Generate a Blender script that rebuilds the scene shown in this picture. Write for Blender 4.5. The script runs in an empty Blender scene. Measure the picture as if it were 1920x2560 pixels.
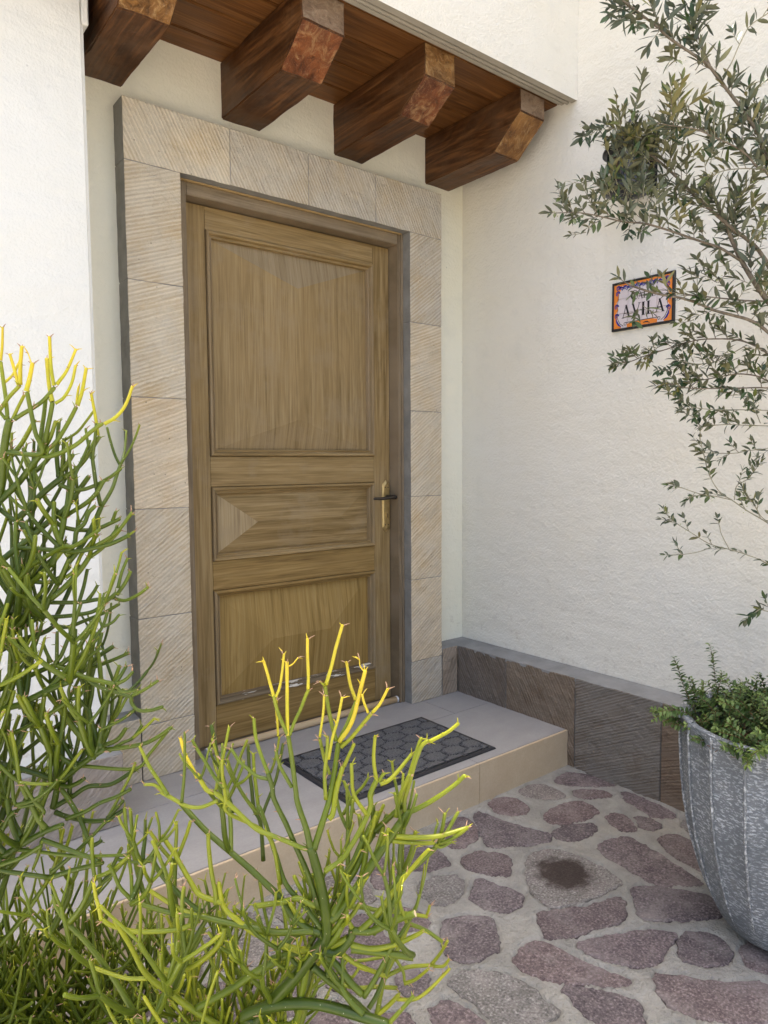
import bpy, bmesh, math, random
import numpy as np
from mathutils import Vector, Matrix, noise
R = math.radians
scene = bpy.context.scene
COL = scene.collection

# ------------------------------------------------------------------ camera
cam_d = bpy.data.cameras.new('camera')
cam = bpy.data.objects.new('camera', cam_d)
COL.objects.link(cam)
yaw, pitch, roll = 0.6735, -0.0716, -0.0066
fw = Vector((math.sin(yaw)*math.cos(pitch), math.cos(yaw)*math.cos(pitch), math.sin(pitch)))
rt = Vector((math.cos(yaw), -math.sin(yaw), 0))
up = rt.cross(fw)
r2 = rt*math.cos(roll) + up*math.sin(roll)
u2 = up*math.cos(roll) - rt*math.sin(roll)
M = Matrix((r2, u2, -fw)).transposed().to_4x4()
M.translation = Vector((-0.8391, -2.4034, 1.1075))
cam.matrix_world = M
cam_d.sensor_fit = 'VERTICAL'
cam_d.sensor_height = 36
cam_d.lens = 1780.143/2560*36
cam_d.clip_start = 0.02
cam_d.clip_end = 500
scene.camera = cam

# ------------------------------------------------------------------ sky, sun, exposure
SUN_EL, SUN_AZ = R(84), R(4)          # azimuth clockwise from +Y
world = bpy.data.worlds.new('World')
scene.world = world
world.use_nodes = True
wn = world.node_tree
sky = wn.nodes.new('ShaderNodeTexSky')
sky.sky_type = 'NISHITA'
sky.sun_disc = False
sky.sun_elevation = SUN_EL
sky.sun_rotation = SUN_AZ
sky.air_density = 1.0
sky.dust_density = 5.0
sky.ozone_density = 1.0
wn.nodes['Background'].inputs['Strength'].default_value = 0.15
wn.links.new(sky.outputs[0], wn.nodes['Background'].inputs['Color'])
sun_d = bpy.data.lights.new('sun', 'SUN')
sun_d.energy = 2.6
sun_d.angle = R(0.5)
sun_d.color = (1.0, 0.93, 0.80)
sun = bpy.data.objects.new('sun', sun_d)
COL.objects.link(sun)
sdir = Vector((math.sin(SUN_AZ)*math.cos(SUN_EL), math.cos(SUN_AZ)*math.cos(SUN_EL), math.sin(SUN_EL)))
sun.rotation_euler = sdir.to_track_quat('Z', 'Y').to_euler()
vs = scene.view_settings
vs.view_transform = 'Standard'
vs.look = 'None'
vs.gamma = 1
vs.use_curve_mapping = False
vs.exposure = 1.74
scene.cycles.max_bounces = 8
scene.cycles.diffuse_bounces = 5

# ------------------------------------------------------------------ helpers
def tag(o, label=None, cat=None, group=None, kind=None):
    if label and not kind: kind = 'thing'
    for k, v in (('label', label), ('category', cat), ('group', group), ('kind', kind)):
        if v: o[k] = v
    return o
def empty(name, loc=(0, 0, 0), label=None, cat=None, group=None, kind=None):
    o = bpy.data.objects.new(name, None)
    o.empty_display_size = 0.05
    COL.objects.link(o); o.location = loc
    return tag(o, label, cat, group, kind)
def link(name, me, mats, parent=None):
    """link a mesh given in WORLD coordinates under its thing"""
    for m in (mats if isinstance(mats, (list, tuple)) else [mats]):
        if m is not None and len(me.materials) < 8: me.materials.append(m)
    o = bpy.data.objects.new(name, me)
    COL.objects.link(o)
    if parent is not None:
        o.parent = parent
        o.matrix_parent_inverse = Matrix.Translation(-world_loc(parent))
    return o
def world_loc(o):
    v = Vector((0, 0, 0))
    if o.parent is not None: v = Vector((0, 0, 0))
    return Vector(o.location) if o.parent is None else Vector((0, 0, 0))
class MB:
    def __init__(s): s.v = []; s.f = []; s.m = []; s.sm = []; s.c = []
    def add(s, vs, fs, mi=0, smooth=False, col=None):
        o = len(s.v); s.v.extend(tuple(map(float, v)) for v in vs)
        for f in fs:
            s.f.append([i+o for i in f]); s.m.append(mi); s.sm.append(smooth)
        if col is None: s.c.extend([0.0]*len(vs))
        elif isinstance(col, (int, float)): s.c.extend([float(col)]*len(vs))
        else: s.c.extend(map(float, col))
    def box(s, x0, x1, y0, y1, z0, z1, mi=0):
        v = [(x0,y0,z0),(x1,y0,z0),(x1,y1,z0),(x0,y1,z0),(x0,y0,z1),(x1,y0,z1),(x1,y1,z1),(x0,y1,z1)]
        s.add(v, [(0,3,2,1),(4,5,6,7),(0,1,5,4),(1,2,6,5),(2,3,7,6),(3,0,4,7)], mi)
    def tube(s, pts, rads, n=8, mi=0, col=None, round_end=True, cap_mi=None, flat_end=False, seed=0):
        P = [Vector(p) for p in pts]
        N = len(P); T = []
        for i in range(N):
            a = P[max(0, i-1)]; b = P[min(N-1, i+1)]
            t = (b-a); T.append(t.normalized() if t.length > 1e-9 else Vector((0, 0, 1)))
        ref = Vector((0.31, 0.77, 0.55)); 
        if abs(ref.dot(T[0])) > 0.9: ref = Vector((1, 0, 0))
        nrm = (ref - T[0]*ref.dot(T[0])).normalized()
        rings = []; cols = []
        cc = col if col is not None and not isinstance(col, (int, float)) else [col or 0.0]*N
        for i in range(N):
            nrm = (nrm - T[i]*nrm.dot(T[i])).normalized()
            b = T[i].cross(nrm)
            rings.append((P[i], nrm, b, rads[i])); cols.append(cc[i])
        if round_end and not flat_end:
            p, nn, b, r = rings[-1]; t = T[-1]; c = cols[-1]
            for k in (0.5, 0.85):
                rings.append((p + t*r*k*0.9, nn, b, r*math.sqrt(max(0.02, 1-k*k)))); cols.append(c)
        vs = []; vc = []
        for (p, nn, b, r), c in zip(rings, cols):
            for k in range(n):
                a = 2*math.pi*k/n
                vs.append(p + nn*(r*math.cos(a)) + b*(r*math.sin(a))); vc.append(c)
        fs = []
        for i in range(len(rings)-1):
            for k in range(n):
                fs.append((i*n+k, i*n+(k+1) % n, (i+1)*n+(k+1) % n, (i+1)*n+k))
        s.add(vs, fs, mi, True, vc)
        o = len(s.v) - n
        L = (len(rings)-1)*n
        s.f.append([o+k for k in range(n)]); s.m.append(cap_mi if (cap_mi is not None and flat_end) else mi); s.sm.append(False)
        o0 = len(s.v) - len(vs)
        s.f.append([o0+n-1-k for k in range(n)]); s.m.append(mi); s.sm.append(False)
    def lathe(s, prof, c, n=48, mi=0, smooth=True):
        vs = []
        for r, z in prof:
            for k in range(n):
                a = 2*math.pi*k/n
                vs.append((c[0]+r*math.cos(a), c[1]+r*math.sin(a), z))
        fs = []
        for i in range(len(prof)-1):
            for k in range(n):
                fs.append((i*n+k, i*n+(k+1) % n, (i+1)*n+(k+1) % n, (i+1)*n+k))
        s.add(vs, fs, mi, smooth)
    def mesh(s, name='mesh', attr=None):
        me = bpy.data.meshes.new(name)
        me.from_pydata(s.v, [], s.f)
        me.polygons.foreach_set('material_index', s.m)
        me.polygons.foreach_set('use_smooth', s.sm)
        if attr:
            a = me.attributes.new(attr, 'FLOAT', 'POINT')
            a.data.foreach_set('value', s.c)
        me.update()
        return me
    def link(s, name, mats, parent=None, attr=None): return link(name, s.mesh(name, attr), mats, parent)

def bevel(me, w, seg=2, angle=R(40)):
    bm = bmesh.new(); bm.from_mesh(me)
    bmesh.ops.recalc_face_normals(bm, faces=bm.faces)
    ed = [e for e in bm.edges if len(e.link_faces) == 2 and e.calc_face_angle(0) > angle]
    bmesh.ops.bevel(bm, geom=ed, offset=w, segments=seg, affect='EDGES', clamp_overlap=True)
    bm.to_mesh(me); bm.free(); me.update()
    return me
def ragged(me, amp, scale, seed=0):
    """push every vertex a little along noise so that edges are not ruler straight"""
    for v in me.vertices:
        p = Vector(v.co)*scale + Vector((seed*7.1, seed*3.3, seed))
        v.co += Vector((noise.noise(p), noise.noise(p+Vector((31, 7, 3))), noise.noise(p+Vector((5, 57, 13)))))*amp
    me.update(); return me
def cut_box(x0, x1, y0, y1, z0, z1, step, bev=0.003, seg=1, amp=0.0, sc=20, seed=0, flipmat=None):
    """a bevelled box whose faces are cut to a grid so that its edges can be worn; flipmat(normal)->slot"""
    bm = bmesh.new()
    bmesh.ops.create_cube(bm, size=1)
    for v in bm.verts:
        v.co = Vector(((x0+x1)/2 + v.co.x*(x1-x0), (y0+y1)/2 + v.co.y*(y1-y0), (z0+z1)/2 + v.co.z*(z1-z0)))
    if bev > 0:
        bmesh.ops.bevel(bm, geom=bm.edges[:], offset=bev, segments=seg, affect='EDGES')
    if step:
        for ax, a, b in ((0, x0, x1), (1, y0, y1), (2, z0, z1)):
            n = int((b-a)/step)
            for i in range(1, n):
                co = [0, 0, 0]; co[ax] = a + (b-a)*i/n; no = [0, 0, 0]; no[ax] = 1
                bmesh.ops.bisect_plane(bm, geom=bm.verts[:]+bm.edges[:]+bm.faces[:], plane_co=co, plane_no=no)
    me = bpy.data.meshes.new('box')
    if flipmat:
        for f in bm.faces: f.material_index = flipmat(f.normal)
    bm.to_mesh(me); bm.free()
    if amp: ragged(me, amp, sc, seed)
    me.update()
    return me
def catmull(P, per):
    P = [Vector(p) for p in P]
    out = []
    if len(P) == 2: 
        return [P[0].lerp(P[1], i/per) for i in range(per+1)]
    Q = [P[0]*2-P[1]] + P + [P[-1]*2-P[-2]]
    for i in range(1, len(Q)-2):
        p0, p1, p2, p3 = Q[i-1], Q[i], Q[i+1], Q[i+2]
        for k in range(per):
            t = k/per
            out.append(0.5*((2*p1) + (p2-p0)*t + (2*p0-5*p1+4*p2-p3)*t*t + (3*p1-p0-3*p2+p3)*t**3))
    out.append(P[-1]); return out

# ------------------------------------------------------------------ materials
class Mat:
    def __init__(s, name, rough=0.6, spec=0.5):
        s.m = bpy.data.materials.new(name); s.m.use_nodes = True
        s.t = s.m.node_tree; s.n = s.t.nodes; s.p = s.n['Principled BSDF']
        s.p.inputs['Roughness'].default_value = rough
        s.p.inputs['Specular IOR Level'].default_value = spec*0.8
        s.tc = s.n.new('ShaderNodeTexCoord')
    def co(s, scale=(1, 1, 1), rot=(0, 0, 0), loc=(0, 0, 0), src='Object'):
        mp = s.n.new('ShaderNodeMapping')
        mp.inputs['Scale'].default_value = scale; mp.inputs['Rotation'].default_value = rot; mp.inputs['Location'].default_value = loc
        s.t.links.new(s.tc.outputs[src], mp.inputs[0]); return mp.outputs[0]
    def noise(s, vec, scale, detail=4, rough=0.55, dist=0.0):
        n = s.n.new('ShaderNodeTexNoise')
        n.inputs['Scale'].default_value = scale; n.inputs['Detail'].default_value = detail
        n.inputs['Roughness'].default_value = rough; n.inputs['Distortion'].default_value = dist
        s.t.links.new(vec, n.inputs['Vector']); return n.outputs['Fac']
    def vor(s, vec, scale, feature='F1', rnd=1.0):
        n = s.n.new('ShaderNodeTexVoronoi'); n.feature = feature
        n.inputs['Scale'].default_value = scale; n.inputs['Randomness'].default_value = rnd
        s.t.links.new(vec, n.inputs['Vector']); return n.outputs['Distance']
    def wave(s, vec, scale, dist=0, detail=2, dscale=1, prof='SIN', direction='X', typ='BANDS'):
        n = s.n.new('ShaderNodeTexWave'); n.wave_type = typ; n.wave_profile = prof
        if typ == 'BANDS': n.bands_direction = direction
        n.inputs['Scale'].default_value = scale; n.inputs['Distortion'].default_value = dist
        n.inputs['Detail'].default_value = detail; n.inputs['Detail Scale'].default_value = dscale
        s.t.links.new(vec, n.inputs['Vector']); return n.outputs['Fac']
    def ramp(s, fac, stops):
        r = s.n.new('ShaderNodeValToRGB'); e = r.color_ramp.elements
        while len(e) < len(stops): e.new(0.5)
        for el, (p, c) in zip(e, stops):
            el.position = p; el.color = (*c, 1) if len(c) == 3 else c
        s.t.links.new(fac, r.inputs[0]); return r.outputs[0]
    def rng(s, fac, a, b, lo=0.0, hi=1.0):
        r = s.n.new('ShaderNodeMapRange'); r.clamp = True
        for k, v in zip(('From Min', 'From Max', 'To Min', 'To Max'), (a, b, lo, hi)): r.inputs[k].default_value = v
        s.t.links.new(fac, r.inputs[0]); return r.outputs[0]
    def math(s, op, a, b=None, c=None):
        n = s.n.new('ShaderNodeMath'); n.operation = op
        for i, x in enumerate((a, b, c)):
            if x is None: continue
            if isinstance(x, (int, float)): n.inputs[i].default_value = x
            else: s.t.links.new(x, n.inputs[i])
        return n.outputs[0]
    def mix(s, fac, a, b, typ='MIX'):
        n = s.n.new('ShaderNodeMix'); n.data_type = 'RGBA'; n.blend_type = typ
        for k, x in ((0, fac), (6, a), (7, b)):
            if isinstance(x, (int, float)): n.inputs[k].default_value = x
            elif isinstance(x, tuple): n.inputs[k].default_value = (*x, 1)
            else: s.t.links.new(x, n.inputs[k])
        return n.outputs[2]
    def col(s, c):
        if isinstance(c, tuple): s.p.inputs['Base Color'].default_value = (*c, 1)
        else: s.t.links.new(c, s.p.inputs['Base Color'])
        return s
    def bump(s, *layers):
        """layers of (height socket, strength, distance)"""
        prev = None
        for h, st, d in layers:
            b = s.n.new('ShaderNodeBump'); b.inputs['Strength'].default_value = st; b.inputs['Distance'].default_value = d
            s.t.links.new(h, b.inputs['Height'])
            if prev is not None: s.t.links.new(prev, b.inputs['Normal'])
            prev = b.outputs[0]
        s.t.links.new(prev, s.p.inputs['Normal']); return s
    def rough(s, sock): s.t.links.new(sock, s.p.inputs['Roughness']); return s
    def attr(s, name):
        a = s.n.new('ShaderNodeAttribute'); a.attribute_name = name; return a.outputs['Fac']
    def rand(s):
        return s.n.new('ShaderNodeObjectInfo').outputs['Random']

def stucco(name, c, warm, b1=0.55, b2=0.5):
    m = Mat(name, 0.92, 0.25)
    big = m.noise(m.co(), 1.3, 3, 0.6)
    mid = m.noise(m.co(), 9, 5, 0.65)
    c1 = m.mix(m.rng(big, 0.3, 0.7), c, warm)
    c1 = m.mix(m.rng(mid, 0.55, 0.8, 0, 0.32), c1, tuple(x*0.8 for x in c))
    sz = m.n.new('ShaderNodeSeparateXYZ'); m.t.links.new(m.tc.outputs['Object'], sz.inputs[0])
    splash = m.math('MULTIPLY', m.rng(sz.outputs['Z'], 0.75, 0.22, 0, 1.0), m.rng(m.noise(m.co(loc=(6, 6, 6)), 24, 5, 0.75), 0.56, 0.70, 0, 0.40))
    c1 = m.mix(splash, c1, (0.40, 0.33, 0.25))
    drip = m.noise(m.co((9, 9, 0.7)), 1.0, 4, 0.6)
    c1 = m.mix(m.rng(drip, 0.56, 0.74, 0, 0.22), c1, tuple(x*0.86 for x in warm))
    speck = m.vor(m.co(), 7.0)
    c1 = m.mix(m.rng(speck, 0.028, 0.018, 0, 0.45), c1, tuple(x*0.5 for x in c))
    m.col(c1)
    peel = m.noise(m.co(), 120, 3, 0.5, 0.0)
    lump = m.noise(m.co(), 55, 4, 0.6, 0.0)
    trowel = m.noise(m.co((1, 1, 2.2)), 5.5, 3, 0.5)
    m.bump((trowel, 0.35, 0.025), (lump, b2*0.7, 0.005), (peel, b1, 0.0035))
    return m.m
def chisel(name, ang, c, ochre, plane='XZ', spacing=1.0, depth=1.0, dark=0.0):
    """dressed stone with diagonal tool marks; ang = angle of the marks from horizontal"""
    m = Mat(name, 0.88, 0.25)
    rot = (0, R(ang), 0) if plane == 'XZ' else (R(-ang), 0, 0)
    base = m.co(rot=rot)
    m2 = m.n.new('ShaderNodeMapping')
    m2.inputs['Scale'].default_value = (4.5, 4.5, 125/spacing)
    m.t.links.new(base, m2.inputs[0])
    g = m.noise(m2.outputs[0], 1.0, 3, 0.55, 0.08)
    m3 = m.n.new('ShaderNodeMapping')
    m3.inputs['Scale'].default_value = (9, 9, 260/spacing)
    m.t.links.new(base, m3.inputs[0])
    g2 = m.noise(m3.outputs[0], 1.0, 2, 0.5, 0.2)
    w = m.wave(base, 24/spacing, 1.7, 4, 3.0, 'SIN', 'Z')
    h = m.math('ADD', m.math('MULTIPLY', g, 0.75), m.math('MULTIPLY', w, 0.22))
    h = m.math('ADD', h, m.math('MULTIPLY', g2, 0.35))
    patch = m.noise(m.co(), 6.5, 4, 0.6)
    patch2 = m.noise(m.co((1, 1, 1), loc=(5, 2, 9)), 3.2, 4, 0.6)
    brk = m.noise(m.co(loc=(9, 1, 4)), 11, 4, 0.65)
    hh = m.math('MULTIPLY', h, m.rng(brk, 0.42, 0.62, 0.05, 1.0))
    cc = m.mix(m.rng(patch, 0.42, 0.72, 0, 0.85), c, ochre)
    cc = m.mix(m.rng(patch2, 0.52, 0.75, 0, 0.6), cc, (c[0]*0.86, c[1]*0.88, c[2]*0.95))
    cc = m.mix(m.rng(h, 0.62, 0.82, 0, 0.6), cc, tuple(min(1, x*1.4) for x in c))
    cc = m.mix(m.rng(h, 0.58, 0.40, 0, 0.38+dark), cc, (ochre[0]*0.62, ochre[1]*0.56, ochre[2]*0.5))
    pits = m.vor(m.co(), 22)
    cc = m.mix(m.rng(pits, 0.07, 0.05, 0, 0.55), cc, (0.09, 0.08, 0.07))
    rnd = m.rand()
    cc = m.mix(1.0, cc, m.ramp(rnd, [(0, (0.80, 0.80, 0.82)), (0.35, (1.02, 1.0, 0.97)), (0.7, (0.93, 0.90, 0.86)), (1, (1.06, 0.98, 0.88))]), 'MULTIPLY')
    m.col(cc)
    fine = m.noise(m.co(), 160, 3, 0.6)
    m.bump((hh, 1.0, 0.0078*depth), (fine, 0.5, 0.002))
    return m.m
def rubble(name, c, ochre):
    m = Mat(name, 0.92, 0.2)
    base = m.co(rot=(R(-35), R(35), 0)); 
    m2 = m.n.new('ShaderNodeMapping'); m2.inputs['Scale'].default_value = (9, 9, 60); m.t.links.new(base, m2.inputs[0])
    g = m.noise(m2.outputs[0], 1.0, 4, 0.65, 0.8)
    f = m.noise(m.co(), 38, 5, 0.7)
    patch = m.noise(m.co(), 5, 4, 0.6)
    cc = m.mix(m.rng(patch, 0.4, 0.7), c, ochre)
    cc = m.mix(m.rng(f, 0.55, 0.75, 0, 0.6), cc, tuple(min(1, x*1.5) for x in c))
    cc = m.mix(m.rng(g, 0.5, 0.3, 0, 0.5), cc, tuple(x*0.45 for x in c))
    m.col(cc); m.bump((g, 1.0, 0.010), (f, 0.8, 0.006)); return m.m
def plain(name, c, rough=0.6, spec=0.5, metal=0.0, var=0.12, bscale=60, bst=0.15, bd=0.002):
    m = Mat(name, rough, spec)
    n = m.noise(m.co(), 12, 4, 0.6)
    m.col(m.mix(m.rng(n, 0.3, 0.7), tuple(x*(1-var) for x in c), tuple(min(1, x*(1+var)) for x in c)))
    m.p.inputs['Metallic'].default_value = metal
    m.bump((m.noise(m.co(), bscale, 4, 0.6), bst, bd)); return m.m
def wood(name, axis, dark, mid, light, rough=0.45, fine=1.0, streak=0.6, weather=None, spec=0.4, chips=0.0, grainbump=0.35, flat=None):
    """grain runs along axis 0, 1 or 2"""
    m = Mat(name, rough, spec)
    s1 = [42*fine]*3; s1[axis] = 1.5
    s2 = [170*fine]*3; s2[axis] = 5.0
    s3 = [7.0]*3; s3[axis] = 0.8
    if flat is not None: s1[flat] = s2[flat] = s3[flat] = 0.5
    rl = m.rand()
    cmb = m.n.new('ShaderNodeCombineXYZ'); off = m.math('MULTIPLY', rl, 13.0)
    for i in range(3): m.t.links.new(off, cmb.inputs[i])
    add = m.n.new('ShaderNodeVectorMath'); add.operation = 'ADD'
    m.t.links.new(m.tc.outputs['Object'], add.inputs[0]); m.t.links.new(cmb.outputs[0], add.inputs[1])
    def co(sc):
        mp = m.n.new('ShaderNodeMapping'); mp.inputs['Scale'].default_value = sc
        m.t.links.new(add.outputs[0], mp.inputs[0]); return mp.outputs[0]
    a = m.noise(co(s1), 1, 4, 0.6, 0.5)
    b = m.noise(co(s2), 1, 3, 0.6, 0.2)
    c = m.noise(co(s3), 1, 3, 0.55, 1.2)
    ring = m.n.new('ShaderNodeMath'); ring.operation = 'PINGPONG'; ring.inputs[1].default_value = 0.06
    m.t.links.new(c, ring.inputs[0]); rings = m.math('MULTIPLY', ring.outputs[0], 16.0)
    t = m.math('ADD', m.math('MULTIPLY', a, 0.55), m.math('MULTIPLY', b, 0.45))
    cc = m.ramp(t, [(0.34, dark), (0.5, mid), (0.66, light)])
    cc = m.mix(m.math('MULTIPLY', m.rng(rings, 0.25, 0.75), streak*0.5), cc, tuple(x*0.7 for x in dark))
    big = m.noise(co([1.6, 1.6, 1.6]), 1, 3, 0.6)
    cc = m.mix(m.rng(big, 0.35, 0.7, 0, 0.35), cc, tuple(min(1, x*1.15) for x in mid))
    if weather:
        cc = m.mix(m.rng(m.noise(co([4, 4, 4]), 1, 5, 0.7), 0.5, 0.75, 0, 0.7), cc, weather)
    if chips:
        n = m.noise(co([10 if axis == 0 else 60, 60, 60 if axis == 0 else 10]), 1, 3, 0.6)
        msk = m.rng(n, 1-chips, 1-chips+0.01)
        cc = m.mix(msk, cc, (0.72, 0.66, 0.55))
    m.col(cc)
    rr = m.rng(a, 0.3, 0.7, rough-0.06, rough+0.14); m.rough(rr)
    m.bump((a, grainbump, 0.003), (b, grainbump*0.9, 0.0012)); return m.m

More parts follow.
